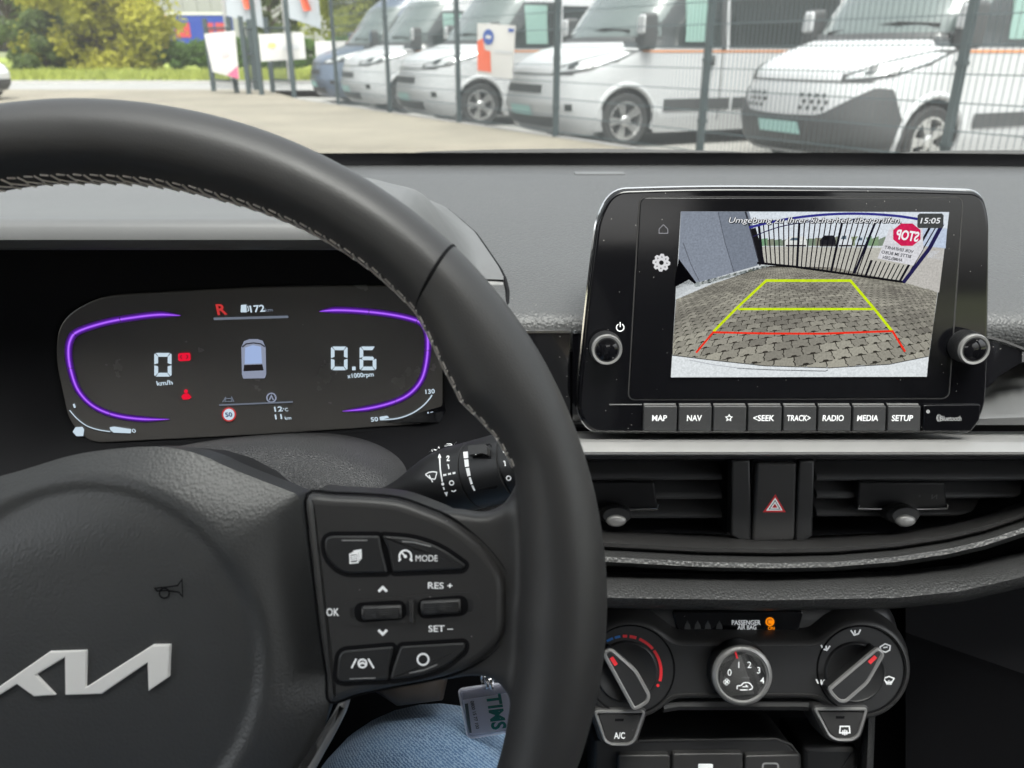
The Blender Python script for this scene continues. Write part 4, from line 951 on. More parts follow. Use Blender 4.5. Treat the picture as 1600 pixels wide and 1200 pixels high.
# ------------------------------------------------------------------ air vents with hazard switch between
T_V = -10
vf = Frame(1210, 780, .53, tilt=T_V)
KV = .53 / FPX
def V(p, w=0): return vf.uv(p[0], p[1], w)
def slat(parent, xa, xb, y, dy=0, w=-.012, dark=False):
    """one louvre: a blade with a rounded front edge"""
    rows = []
    for x in np.linspace(xa, xb, 12):
        yy = y + dy * (x - xa) / (xb - xa); c = V((x, yy), w)
        rows.append([(c[0], c[1] + b, w + a) for a, b in ((-.022, .011), (-.003, .0030), (0, .0018), (.0008, 0), (0, -.0016), (-.003, -.0016), (-.022, .0062))])
    return mk('slat', MB().grid(rows, closed_v=True), M['slat'], parent, smooth=50)
def air_vent(label, x0, x1, ys, tab, knobx, back):
    v = root('air_vent', label, 'air vent', vf, 'centre air vents')
    xL, xR = x0, x1
    P = [V((x, y), 0) for x, y in back]
    # tunnel walls and back
    q = P if area(P) > 0 else P[::-1]
    mk('duct', MB().grid([[(x, y, -.004) for x, y in q], [(x, y, -.035) for x, y in inset(q, .002)]], closed_v=True), M['void'], v, smooth=0)
    mk('duct_back', MB().poly(inset(q, .0021), -.034), M['void'], v, smooth=0, fix=False)
    for y, xa, xb in ys: slat(v, xa, xb, y, 0)
    # sliding tab over the louvres with its wheel
    ta, tb, ty = tab
    o = rpoly([(*V((ta, 752), -.009), .002), (*V((tb - 6, 752), -.009), .002), (*V((tb, 796), -.009), .003), (*V((ta - 4, 796), -.009), .003)], 0, 4)
    t = mk('tab', MB().plate(o, -.016, -.007, .0015, 3), M['tab'], v, smooth=40)
    mk('chrome_lip', MB().tube([(*V((ta + 2, 789), -.006), -.006), (*V((ta, 795), -.005), -.005), (*V(((ta + tb) / 2, 797), -.005), -.005), (*V((tb - 1, 795), -.005), -.005), (*V((tb + 1, 789), -.006), -.006)], .0009, 6), M['chrome'], t)
    c = V((knobx, 806), .008); r = 25 * KV
    kn = MB().lathe([(r * .95, -.012), (r, -.006), (r * .98, .003), (r * .8, .006)], 40); kn.map(lambda x, y, z: (c[0] + x, c[1] + y * .62 + z * .15 - .001, z * .9 + .002))
    k = mk('knob', kn, M['satin2'], v, smooth=40)
    rb = MB()
    for i in range(40):
        a = 2 * math.pi * i / 40; rb.tube([(c[0] + r * 1.01 * math.cos(a), c[1] + r * .63 * math.sin(a) - .0018, -.004), (c[0] + r * 1.0 * math.cos(a), c[1] + r * .62 * math.sin(a) - .0006, .0045)], .00028, 4)
    mk('knurling', rb, M['satin2'], k, kind='stuff')
    cp = MB().lathe([(r * .62, 0), (r * .62, .0012), (r * .52, .0022), (r * .4, .0028), (.0002, .003)], 36); cp.map(lambda x, y, z: (c[0] + x, c[1] + y * .62 - .0035, z + .0068)); mk('cap', cp, M['silver'], k, smooth=60)
    return v, t
vl, tl = air_vent('black left centre air vent beside the steering wheel rim', 870, 1140, ((746, 860, 1128), (776, 860, 1128), (806, 860, 1128)), (900, 1028, 0), 963, [(860, 718), (1140, 718), (1138, 838), (940, 834), (860, 820)])
vr, tr = air_vent('black right centre air vent with rounded lower edge', 1270, 1700, ((747, 1276, 1660), (775, 1276, 1610), (803, 1276, 1560)), (1340, 1480, 0), 1416, [(1270, 718), (1700, 718), (1690, 740), (1600, 788), (1540, 808), (1480, 824), (1400, 836), (1268, 840)])
txt('embossed_mark', 'N', 8 * KV, M['btn'], tr, V((1460, 776), -.0068), -.0068, flip=True, width=9 * KV); txt('embossed_mark', '+', 6 * KV, M['btn'], tr, V((1437, 775), -.0068), -.0068)
loft('vent_top_edge', [(711, .54), (713, .5225), (717, .5235), (720, .54)], 870, 1720, M['satin2'], 6)
hz = root('hazard_switch', 'black hazard light button with red warning triangle between the vents', 'switch', vf)
for side, L in (('l', [(1141, 717), (1170, 717), (1172, 842), (1166, 846), (1150, 840), (1140, 834)]), ('r', [(1246, 717), (1270, 717), (1267, 835), (1250, 846), (1240, 846), (1241, 800)])):
    o = [V(p) for p in L]; mk('side_cheek', MB().plate(o, -.03, .0035, .0015, 3), M['satin2'], hz, smooth=40)
o = rpoly([(*V((1179, 720)), .002), (*V((1241, 720)), .002), (*V((1238, 842)), .004), (*V((1172, 843)), .003)], 0, 5)
hb_ = mk('button', MB().plate(o, -.02, .0048, .0018, 4), M['satin'], hz, smooth=40)
mk('shadow_gap', MB().plate(inset(o if area(o) > 0 else o[::-1], -.002), -.02, .001, 0), M['void'], hz, smooth=0)
def tri(cx, cy, r, w): return [(cx + r * math.cos(R(a)), cy + r * math.sin(R(a)) * .95, w) for a in (90, 210, 330)]
tc = V((1210.5, 791), .005)
for i, (r, m_) in enumerate(((20.5, 'red'), (14.8, 'legend'), (10.8, 'satin2'), (8.4, 'legend'), (5.0, 'red'))):
    mk('triangle_mark', MB().add(tri(tc[0], tc[1], r * KV, .00495 + .00006 * i), [(0, 1, 2)]), M[m_], hb_, smooth=0, fix=False)

# ------------------------------------------------------------------ climate control panel
hvf = Frame(1160, 1045, .53)
KH = .53 / FPX
def Hh(p, w=0): return hvf.uv(p[0], p[1], w)
clim = root('climate_panel', 'black climate control panel with three round dials', 'control panel', hvf)
LD, RD = (985, 1046), (1345, 1046)
def dogbone(r, bt, bb, f):
    pts = []
    for a in np.linspace(35, 325, 40): pts.append((LD[0] + r * math.cos(R(a)), LD[1] - r * math.sin(R(a))))
    pts += [(LD[0] + r * .98, bb), (1120, bb), (1200, bb), (RD[0] - r * .98, bb)]
    for a in np.linspace(215, 505, 40): pts.append((RD[0] + r * math.cos(R(a)), RD[1] - r * math.sin(R(a))))
    pts += [(RD[0] - r * .98, bt), (1200, bt), (1120, bt), (LD[0] + r * .98, bt)]
    return pts
ob = resamp(spl([Hh(p) for p in dogbone(72, 1008, 1084, 0)], 2), 260)
def smooth_loop(o, it=10):
    o = np.array(o)
    for _ in range(it): o = (np.roll(o, 1, 0) + 2 * o + np.roll(o, -1, 0)) / 4
    return [tuple(p) for p in o]
ob = smooth_loop(ob, 14)
obi = ob if area(ob) > 0 else ob[::-1]
# backing with a raised swept rim round the dog-bone
back = rpoly([(*Hh((870, 948)), .01), (*Hh((1410, 948)), .03), (*Hh((1432, 1010)), .03), (*Hh((1425, 1110)), .03), (*Hh((1390, 1132)), .02), (*Hh((1300, 1130)), .02), (*Hh((1240, 1102)), .02), (*Hh((1080, 1102)), .02), (*Hh((1040, 1130)), .02), (*Hh((900, 1135)), .02), (*Hh((870, 1100)), .02)], 0, 6)
mk('back_plate', MB().plate(back, -.05, -.012, .012, 5), M['satin2'], clim, smooth=50)
mk('swept_rim', MB().grid([[(x, y, w) for x, y in inset(obi, d)] for d, w in ((-.008, -.0125), (-.006, -.008), (-.0035, -.002), (-.0015, .0006), (0, .0008), (.0006, -.0006))], closed_v=True), M['satin'], clim, smooth=60)
face = mk('face_plate', MB().plate(obi, -.02, 0, .0008, 2), M['satin2'], clim, smooth=40)
def hic(name, strokes, wid, mat, parent, w=.0002, polys=(), closed=False):
    mb = MB()
    for s in strokes:
        cl = s[0] == 'c'; s = s[1:] if cl else s; mb.ribbon([Hh(p, w) for p in s], wid, w, closed=cl)
    for s in polys: mb.poly([Hh(p, w) for p in s], w + .00004)
    return mk(name, mb, mat, parent, smooth=0, fix=False)
def A2(cx, cy, r, a0, a1, n=16): return [(cx + r * math.cos(R(a)), cy - r * math.sin(R(a))) for a in np.linspace(a0, a1, n)]
# temperature arc
for a0, a1, m_ in ((121, 110, 'blue'), (107, 98, 'blue'), (94, 87, 'red'), (83, 72, 'red'), (67, 40, 'red'), (37, -15, 'red')):
    hic('temperature_mark', [A2(977, 1050, 56, a0, a1, 14)], .0016 if m_ == 'blue' else .0019, M[m_], face)
hic('temperature_mark', [], .001, M['red'], face, polys=[circ(1028, 1071, 2.6, 12)])
def dial(c, r, tip, tail, wid, label):
    cc = Hh(c); rr = r * KH
    d = mk('dial', MB().lathe([(rr * 1.03, -.002), (rr * 1.03, .0006), (rr, .0014), (rr * .97, .0016), (rr * .93, .0010), (.0002, .0016)], 64, *cc), M['satin2'], clim, smooth=40, label=label)
    a, b = Vector(Hh(tip, .012)), Vector(Hh(tail, .012)); d_ = (a - b).normalized(); n_ = Vector((-d_.y, d_.x)); q = n_ * wid * KH
    out = [a + d_ * .0005 - q * .30, a + d_ * .0005 + q * .34, b + q * .72, b - d_ * .001 + q * .3, b - d_ * .001 - q * .42, b + d_ * .002 - q * .8, (a + b) / 2 - q * .95]
    o_ = rpoly([(p.x, p.y) for p in out], .003, 5)
    oc_ = o_ if area(o_) > 0 else o_[::-1]
    p_ = mk('pointer', MB().plate(oc_, -.001, .0118, .0012, 3), M['satin2'], d, smooth=40)
    mk('pointer_edge', MB().tube([(x, y, .0112) for x, y in inset(oc_, .0004)], .0015, 6, closed=True), M['silver'], p_)
    m0 = a - d_ * .0045; m1 = a - d_ * .0105
    mk('pointer_mark', MB().ribbon([(m0.x, m0.y), (m1.x, m1.y)], .0026, .0121), M['red'], p_, smooth=0, fix=False)
dial((979, 1049), 47, (949, 1018), (1003, 1100), 21, 'temperature dial'); dial((1335, 1050), 46, (1376, 1018), (1306, 1088), 21, 'air direction dial')
mk('dial_groove', MB().tube([(*p, .0003) for p in circ(*Hh((1345, 1046)), 68 * KH, 60)], .0006, 5, closed=True), M['void'], clim)
mk('dial_groove', MB().tube([(*p, .0003) for p in circ(*Hh((985, 1046)), 69 * KH, 60)], .0006, 5, closed=True), M['void'], clim)
# centre fan knob
cc = Hh((1160, 1056), .012); rr = 47 * KH
fk = mk('fan_knob', MB().lathe([(rr * .98, -.004), (rr * 1.02, .002), (rr * .99, .0100), (rr * .86, .0095)], 72, *cc), M['satin2'], clim, smooth=40)
rb = MB()
for i in range(110):
    a = 2 * math.pi * i / 110; rb.tube([(cc[0] + math.cos(a) * rr * 1.015, cc[1] + math.sin(a) * rr * 1.015, .001), (cc[0] + math.cos(a) * rr * .995, cc[1] + math.sin(a) * rr * .995, .0098)], .00022, 4)
mk('knurling', rb, M['satin2'], fk, kind='stuff')
mk('ring', MB().lathe([(rr * .985, .0098), (rr * .98, .0112), (rr * .93, .0124), (rr * .85, .0128), (rr * .815, .0118)], 72, *cc), M['silver'], fk, smooth=60)
fc = mk('face', MB().plate(circ(*cc, rr * .82, 56), .0100, .0118, .0006, 2), M['satin2'], fk, smooth=30)
wq = .0121
for s, x, y in (('0', 1140, 1050.5), ('1', 1154.5, 1038.5), ('2', 1171, 1038.5), ('3', 1185.5, 1047), ('4', 1191, 1063)): txt('numeral', s, 10 * KH, M['legend'], fc, Hh((x, y), wq), wq, bold=.004)
hic('fan_symbol', [A2(1135.5 + 2.5 * math.cos(k * 1.57), 1065.5 + 2.5 * math.sin(k * 1.57), 2.4, 0, 330, 8) for k in range(4)], .0004, M['legend'], fc, wq)
hic('recirculation_symbol', [spl([(1152, 1077), (1152, 1072), (1158, 1071), (1162, 1067), (1170, 1067), (1175, 1072), (1175, 1076), (1170, 1078)], 3, False), [(1156, 1078), (1168, 1078)], [(1160, 1073), (1168, 1073), (1165, 1070)]], .0007, M['legend'], fc, wq)
hic('index_mark', [[(1149, 1018), (1152, 1029)]], .0012, M['red'], fk, .0131)
hic('index_line', [[(1159, 1059), (1172, 1059)]], .0004, M['legend_dim'], fc, wq)
def person_icon(name, x, y, k, mirror=1):
    hic(name, [[(x - 7 * k * mirror, y - 4 * k), (x - 2 * k * mirror, y + 3 * k), (x + 4 * k * mirror, y + 1 * k), (x + 7 * k * mirror, y - 5 * k)], [(x - 1 * k * mirror, y - 4 * k), (x - 1 * k * mirror, y + 1 * k)]], .0010, M['legend'], face)
person_icon('face_airflow_symbol', 1337, 989, 1.1); person_icon('airflow_symbol', 1290, 1013, 1.0, -1); person_icon('feet_airflow_symbol', 1282, 1066, .95, -1)
hic('defrost_symbol', [['c'] + [(1375, 1011), (1383, 1006), (1391, 1009), (1390, 1016), (1384, 1019), (1377, 1017)], [(1380, 1012), (1387, 1011)]], .0009, M['legend'], face)
hic('windscreen_symbol', [['c', (1381, 1060), (1389, 1057), (1397, 1060), (1393, 1067), (1385, 1067)], [(1386, 1064), (1386, 1070)], [(1389, 1063), (1389, 1070)], [(1392, 1064), (1392, 1070)]], .0008, M['legend'], face)
# airbag tell-tale strip
tt = rpoly([(*Hh((1050, 955), -.011), .003), (*Hh((1256, 955), -.011), .003), (*Hh((1246, 990), -.011), .004), (*Hh((1060, 992), -.011), .004)], 0, 4)
tstrip = mk('telltale_strip', MB().plate(tt, -.03, -.0105, .0008, 2), M['glossclean'], clim, smooth=40)
E_AM = emis('amber_lamp', (1.0, .55, .05), 1.0)
txt('legend', 'PASSENGER', 7.5 * KH, M['legend'], tstrip, Hh((1166, 972.5), -.0103), -.0103, bold=.02, width=46 * KH); txt('legend', 'AIR BAG', 7 * KH, M['legend'], tstrip, Hh((1167, 980), -.0103), -.0103, bold=.02, width=30 * KH)
hic('airbag_lamp', [], .0008, E_AM, tstrip, -.0103, polys=[circ(1203, 971.5, 7, 20)])
hic('airbag_mark', [A2(1203, 971.5, 4, 30, 300, 12)], .0006, surf('amber_shade', (.3, .08, .0), .5), tstrip, -.0101)
txt('legend', 'ON', 5 * KH, E_AM, tstrip, Hh((1205, 981.5), -.0103), -.0103, bold=.02)
for x in (1074, 1090, 1106, 1124):
    hic('unlit_belt_symbol', [], .0005, surf('unlit_symbol', (.022, .022, .024), .5), tstrip, -.0103, polys=[[(x - 5, 983), (x - 4, 976), (x - 2, 974), (x, 969), (x + 2, 974), (x + 4, 976), (x + 5, 983)]])
# two shield-shaped keys under the dials
for L, lab, sgn in (([(928, 1110), (1008, 1110), (992, 1158), (982, 1164), (954, 1164), (944, 1158)], 'air conditioning key', 'ac'), ([(1271, 1106), (1355, 1106), (1342, 1150), (1330, 1157), (1306, 1157), (1294, 1150)], 'rear demister key', 'rd')):
    o = rpoly([(*Hh(p, .001), .003) for p in L], 0, 5); oc_ = o if area(o) > 0 else o[::-1]
    k = mk('key', MB().plate(inset(oc_, .0016), -.02, .0016, .0009, 3), M['satin'], clim, smooth=40, label=lab)
    mk('key_edge', MB().grid([[(x, y, w) for x, y in inset(oc_, d)] for d, w in ((-.004, -.02), (-.0035, -.006), (-.0016, .0005), (0, .0012), (.0012, .0006), (.0013, -.004))], closed_v=True), M['satin'], k, smooth=50)
    mk('key_trim', MB().tube([(x, y, .0012) for x, y in inset(oc_, .0006)], .0011, 6, closed=True), M['silver'], k)
    c = ((L[0][0] + L[1][0]) / 2, L[0][1])
    mk('indicator', MB().poly([Hh((c[0] + a, c[1] + b), .0018) for a, b in ((-7, 13), (7, 13), (6, 17), (-7, 17))], .0018), M['void'], k, smooth=0, fix=False)
    if sgn == 'ac': txt('legend', 'A/C', 10 * KH, M['legend'], k, Hh((968, 1149), .0018), .0018, bold=.02, width=17 * KH)
    else: hic('demister_symbol', [['c', (1313, 1135), (1327, 1135), (1328, 1145), (1312, 1145)], [(1317, 1148), (1317, 1141)], [(1320, 1149), (1320, 1140)], [(1323, 1148), (1323, 1141)]], .0009, M['legend'], k, .0018)
mk('lower_lip', MB().tube([(*Hh((1035, 1106), -.004), -.006), (*Hh((1060, 1104), -.004), -.008), (*Hh((1250, 1104), -.004), -.008), (*Hh((1275, 1104), -.004), -.006)], .004, 8), M['satin2'], clim)

# ------------------------------------------------------------------ console tray and sockets under the climate panel
tf = Frame(1120, 1190, .555)
tray = root('console_socket_panel', 'black console tray front with socket covers below the climate panel', 'console', tf)
def Tt(p, w=0): return tf.uv(p[0], p[1], w)
o = rpoly([(*Tt((930, 1161)), .003), (*Tt((1225, 1157)), .008), (*Tt((1252, 1180)), .008), (*Tt((1256, 1300)), .002), (*Tt((930, 1300)), .002)], 0, 5)
mk('tray_front', MB().plate(o, -.06, -.004, .002, 3), M['satin2'], tray, smooth=40)
for L in ([(965, 1178), (1046, 1178), (1046, 1290), (965, 1290)], [(1050, 1176), (1160, 1175), (1160, 1290), (1050, 1290)], [(1163, 1179), (1248, 1177), (1250, 1290), (1163, 1290)]):
    mk('socket_cover', MB().plate(rpoly([(*Tt(p), .002) for p in L], 0, 4), -.03, .0015, .0012, 3), M['satin'], tray, smooth=40)
mk('socket_mark', MB().plate(rpoly([(*Tt(p, .002), .0008) for p in ((1091, 1194), (1114, 1194), (1114, 1215), (1091, 1215))], 0, 3), .001, .0022, .0002, 1), M['legend'], tray)
mk('socket_mark', MB().ribbon(rpoly([(*Tt(p, .002), .002) for p in ((1192, 1193), (1216, 1193), (1216, 1220), (1192, 1220))], 0, 4), .0012, .0018, closed=True), M['legend_dim'], tray, smooth=0, fix=False)
mk('tray_edge', MB().tube([(*Tt((1000, 1160), 0), -.003), (*Tt((1215, 1157), 0), -.003), (*Tt((1238, 1166), 0), -.003), (*Tt((1252, 1184), 0), -.004), (*Tt((1255, 1260), 0), -.004)], .0008, 6), M['satin'], tray)
mk('tray_side', MB().plate(rpoly([(*Tt((1262, 1176)), .004), (*Tt((1350, 1176)), .004), (*Tt((1356, 1300)), .004), (*Tt((1262, 1300)), .004)], 0, 4), -.06, -.01, .004), M['satin2'], tray, smooth=40)
P = [[tuple(tf.loc(atd(x, y, d))) for x, d in ((1347 + (y - 1110) * -.05, .585), (1350 + (y - 1110) * -.05, .556), (1358 + (y - 1110) * -.04, .550), (1364 + (y - 1110) * -.04, .553), (1368 + (y - 1110) * -.04, .575))] for y in np.linspace(1090, 1330, 12)]
mk('console_side_pad', MB().grid(P), M['softpad'], tray, smooth=60)

# ------------------------------------------------------------------ key fob tag hanging from the ignition
gf = Frame(760, 1100, .43, roll=8, yaw=-8)
tagroot = root('key_tag', 'clear plastic key tag with white card and green lettering by the wheel rim', 'key tag', gf)
def G(p, w=0): return gf.uv(p[0], p[1], w)
KG = .43 / FPX
holder = rpoly([(*G((718, 1078)), .002), (*G((800, 1066)), .003), (*G((812, 1140)), .003), (*G((732, 1152)), .003)], 0, 4)
hm, nt, b = newmat('clear_plastic'); b.inputs['Base Color'].default_value = (.85, .85, .95, 1); b.inputs['Roughness'].default_value = .08; b.inputs['Alpha'].default_value = .38
nz_ = node(nt, 'ShaderNodeTexNoise', Scale=120.0); mr_ = node(nt, 'ShaderNodeMapRange'); mr_.inputs[3].default_value = .05; mr_.inputs[4].default_value = .16; nt.links.new(nz_.outputs[0], mr_.inputs[0]); nt.links.new(mr_.outputs[0], b.inputs['Roughness'])
mk('holder', MB().plate(holder, -.0016, -.0006, .0003, 2), hm, tagroot, smooth=40)
mk('holder_rim', MB().tube([(x, y, 0) for x, y in holder], .0011, 6, closed=True), hm, tagroot)
card = [G((722, 1094)), G((800, 1082)), G((811, 1138)), G((734, 1149))]
cardm = surf('white_card', (.84, .84, .92), .6)
mk('front_sleeve', MB().poly(holder, .0011), glassy('clear_sleeve', (.95, .95, .98)), tagroot, smooth=0, fix=False)
cd = mk('card', MB().plate(card, -.0004, .0002, 0), cardm, tagroot, smooth=0)
green = surf('green_print', (.0, .24, .19), .6)
txt('printed_name', 'TIMS', 23 * KG, green, cd, G((776, 1112), .0004), .0004, rot=-80 - 8 + 0, bold=.03, width=55 * KG)
txt('printed_number', '0800 15 77 100', 5.5 * KG, M['matte'], cd, G((742, 1117), .0004), .0004, rot=-86, width=44 * KG)
mk('printed_bar', MB().poly([G(p, .0004) for p in ((726, 1100), (731, 1099), (737, 1145), (732, 1146))], .0004), surf('grey_print', (.12, .16, .16), .6), cd, smooth=0, fix=False)
for c, r, yw in (((757, 1064), 9, 0), ((768, 1066), 8, .6)):
    cx, cy = G(c); mk('split_ring', MB().tube([(cx + r * KG * math.cos(a) * math.cos(yw + .9), cy + r * KG * 1.3 * math.sin(a), r * KG * math.cos(a) * math.sin(yw + .9)) for a in np.linspace(0, 2 * math.pi, 28, endpoint=False)], .0009, 6, closed=True), M['chrome'], tagroot)
mk('key_blade', MB().plate(rpoly([(*G((754, 1050), -.008), .001), (*G((772, 1050), -.008), .001), (*G((774, 1082), -.008), .001), (*G((757, 1084), -.008), .001)], 0, 3), -.012, -.009, .0005, 2), M['chrome'], tagroot)
mk('hanging_strap', MB().tube([(*G((762, 1060), -.01), -.01), (*G((760, 1030), -.02), -.03), (*G((750, 1005), -.03), -.05)], .0018, 6), M['chrome'], tagroot)

# ------------------------------------------------------------------ driver: legs in jeans under the wheel
def denim():
    m, nt, b = newmat('blue_denim'); L = nt.links.new
    co = coords(nt, 1); big = node(nt, 'ShaderNodeTexNoise', Scale=22.0, Detail=5.0, Roughness=.6); L(co, big.inputs['Vector'])
    wv = node(nt, 'ShaderNodeTexWave', wave_type='BANDS', bands_direction='DIAGONAL', wave_profile='SIN'); wv.inputs['Scale'].default_value = 300; wv.inputs['Distortion'].default_value = 5.0; wv.inputs['Detail'].default_value = 2; wv.inputs['Detail Scale'].default_value = 2.5; L(co, wv.inputs['Vector'])
    fn = node(nt, 'ShaderNodeTexNoise', Scale=1300.0, Detail=3.0, Roughness=.7); L(co, fn.inputs['Vector'])
    r1 = node(nt, 'ShaderNodeMix', data_type='RGBA'); r1.inputs[6].default_value = (.028, .075, .16, 1); r1.inputs[7].default_value = (.11, .22, .38, 1)
    mp = node(nt, 'ShaderNodeMapRange'); mp.inputs[1].default_value = .3; mp.inputs[2].default_value = .7; L(big.outputs[0], mp.inputs[0]); L(mp.outputs[0], r1.inputs[0])
    r2 = node(nt, 'ShaderNodeMix', data_type='RGBA'); ad = node(nt, 'ShaderNodeMath', operation='MULTIPLY'); L(wv.outputs[1], ad.inputs[0]); L(fn.outputs[0], ad.inputs[1])
    m5 = node(nt, 'ShaderNodeMapRange'); m5.inputs[1].default_value = .12; m5.inputs[2].default_value = .5; m5.inputs[4].default_value = .75; L(ad.outputs[0], m5.inputs[0]); L(m5.outputs[0], r2.inputs[0])
    L(r1.outputs[2], r2.inputs[6]); r2.inputs[7].default_value = (.34, .47, .62, 1); L(r2.outputs[2], b.inputs['Base Color'])
    b.inputs['Roughness'].default_value = .9; b.inputs['Sheen Weight'].default_value = .2
    bf = node(nt, 'ShaderNodeBump'); bf.inputs['Strength'].default_value = .8; bf.inputs['Distance'].default_value = .006; fo = node(nt, 'ShaderNodeTexNoise', Scale=26.0, Detail=2.0); L(co, fo.inputs['Vector']); L(fo.outputs[0], bf.inputs['Height'])
    bp = node(nt, 'ShaderNodeBump'); bp.inputs['Strength'].default_value = .6; bp.inputs['Distance'].default_value = .0006; L(ad.outputs[0], bp.inputs['Height']); L(bf.outputs[0], bp.inputs['Normal']); L(bp.outputs[0], b.inputs['Normal'])
    return m
knee = atd(655, 1250, .45)
per = root('person', 'driver in light blue jeans, knee below the steering wheel', 'person', loc=(-.16, -.2, .45))
def skin_mesh(name, joints, edges, mat, parent, rootv=0):
    me = bpy.data.meshes.new(name); me.from_pydata([tuple(Vector(j[0]) - parent.location) for j in joints], edges, [])
    ob = bpy.data.objects.new(name, me); COL.objects.link(ob)
    md = ob.modifiers.new('skin', 'SKIN'); sv = me.skin_vertices[0].data if me.skin_vertices else None
    if sv is None: bpy.context.view_layer.objects.active = ob
    for i, j in enumerate(joints): me.skin_vertices[0].data[i].radius = (j[1], j[1]); me.skin_vertices[0].data[i].use_root = (i == rootv)
    sb = ob.modifiers.new('sub', 'SUBSURF'); sb.levels = 3; sb.render_levels = 3
    dg = bpy.context.evaluated_depsgraph_get(); m2 = bpy.data.meshes.new_from_object(ob.evaluated_get(dg)); bpy.data.objects.remove(ob)
    return mk(name, m2, mat, parent, smooth=180)
kz = knee
J = [((-.15, -.30, .50), .12), ((-.06, -.26, .50), .10), ((kz.x + .00, -.02, kz.z - .025), .085), ((kz.x, kz.y - .06, kz.z), .074), ((kz.x, kz.y + .0, kz.z - .005), .068), ((kz.x + .01, kz.y + .05, kz.z - .06), .062), ((kz.x + .02, kz.y + .16, kz.z - .24), .055), ((kz.x + .03, kz.y + .22, .30), .05),
     ((-.24, -.26, .50), .10), ((-.30, -.02, .56), .085), ((-.33, kz.y - .10, .58), .074), ((-.34, kz.y - .03, .56), .066), ((-.34, kz.y + .10, .42), .057), ((-.34, kz.y + .2, .30), .05)]
skin_mesh('jeans', J, [(0, 1), (1, 2), (2, 3), (3, 4), (4, 5), (5, 6), (6, 7), (0, 8), (8, 9), (9, 10), (10, 11), (11, 12), (12, 13)], denim(), per)

shm = surf('grey_shirt', (.42, .41, .40), .9, grain=('noise', 900, .3), var=.06)  # torso out of view, added to bounce light and reflect in the cluster
T = [((-.15, -.30, .52), .15), ((-.15, -.36, .68), .155), ((-.15, -.40, .84), .16), ((-.15, -.40, .96), .11), ((-.33, -.40, .95), .075), ((-.40, -.34, .74), .06), ((-.36, -.18, .58), .045), ((.03, -.40, .95), .075), ((.12, -.34, .76), .06), ((.10, -.22, .62), .045)]
skin_mesh('shirt', T, [(0, 1), (1, 2), (2, 3), (3, 4), (4, 5), (5, 6), (3, 7), (7, 8), (8, 9)], shm, per)
# ------------------------------------------------------------------ outside: ground, road, verge
def groundmat(name, c0, c1, scale, bump=.3, rough=.9, s2=60):
    m, nt, b = newmat(name); L = nt.links.new
    co = coords(nt, 1); n1 = node(nt, 'ShaderNodeTexNoise', Scale=scale, Detail=6.0, Roughness=.65); L(co, n1.inputs['Vector'])
    n2 = node(nt, 'ShaderNodeTexNoise', Scale=float(s2), Detail=4.0, Roughness=.7); L(co, n2.inputs['Vector'])
    ad = node(nt, 'ShaderNodeMath', operation='MULTIPLY_ADD'); L(n2.outputs[0], ad.inputs[0]); ad.inputs[1].default_value = .5; ml = node(nt, 'ShaderNodeMath', operation='MULTIPLY'); L(n1.outputs[0], ml.inputs[0]); ml.inputs[1].default_value = .5; L(ml.outputs[0], ad.inputs[2])
    mp = node(nt, 'ShaderNodeMapRange'); mp.inputs[1].default_value = .33; mp.inputs[2].default_value = .67; L(ad.outputs[0], mp.inputs[0])
    mx = node(nt, 'ShaderNodeMix', data_type='RGBA'); mx.inputs[6].default_value = (*c0, 1); mx.inputs[7].default_value = (*c1, 1); L(mp.outputs[0], mx.inputs[0]); L(mx.outputs[2], b.inputs['Base Color'])
    b.inputs['Roughness'].default_value = rough; bp = node(nt, 'ShaderNodeBump'); bp.inputs['Strength'].default_value = bump; bp.inputs['Distance'].default_value = .02; L(n2.outputs[0], bp.inputs['Height']); L(bp.outputs[0], b.inputs['Normal'])
    return m
M['yard'] = groundmat('beige_yard', (.12, .108, .085), (.25, .225, .175), .5)
M['vanyard'] = groundmat('grey_yard', (.20, .195, .18), (.30, .29, .27), .9)
M['road'] = groundmat('pale_asphalt', (.20, .20, .195), (.27, .265, .255), .6)
M['grass'] = groundmat('grass_ground', (.14, .18, .02), (.26, .30, .05), .8, .5, s2=20)
M['land'] = groundmat('far_land', (.10, .12, .05), (.18, .19, .09), .1)
g = mk('ground', MB().poly([(-900, -300), (900, -300), (900, 1200), (-900, 1200)], -.45), M['land'], None, smooth=0); tag(g, kind='structure')
FX, FY = (lambda K: 6.97 - 1.321 * K), (lambda K: 2.12 * K)
tdir = Vector((-1.321, 2.12, 0)).normalized(); ndir = Vector((tdir.y, -tdir.x, 0))
fp = lambda K: Vector((FX(K), FY(K), 0))
KE = 8.9
a_, b_ = fp(-3.5), fp(KE)
y = mk('forecourt', MB().poly([(-40, -40), (a_.x, -40), (a_.x, a_.y), (b_.x, b_.y), (b_.x - 2, 23.5), (-40, 23.5)], 0), M['yard'], None, smooth=0); tag(y, kind='structure')
bb_ = fp(11.08); c_ = a_ + ndir * 60; d_ = Vector((c_.x, 23.495, 0))
y = mk('van_yard', MB().poly([(a_.x, a_.y), (c_.x, c_.y), (d_.x, d_.y), (bb_.x, bb_.y)], -.2), M['vanyard'], None, smooth=0); tag(y, kind='structure')
y = mk('yard_edging', MB().grid([[tuple(p + ndir * q + Vector((0, 0, z))) for q, z in ((-.05, .006), (.10, .006), (.12, -.21))] for p in (a_, b_)]), M['road'], None, smooth=0); tag(y, kind='structure')
y = mk('road', MB().poly([(-60, 23.5), (80, 23.5), (80, 28.2), (-60, 28.2)], -.02), M['road'], None, smooth=0); tag(y, kind='structure')
y = mk('kerb', MB().box(-60, 80, 28.2, 28.4, -.1, .08), surf('kerb_stone', (.38, .37, .35), .8), None, smooth=0); tag(y, kind='structure')
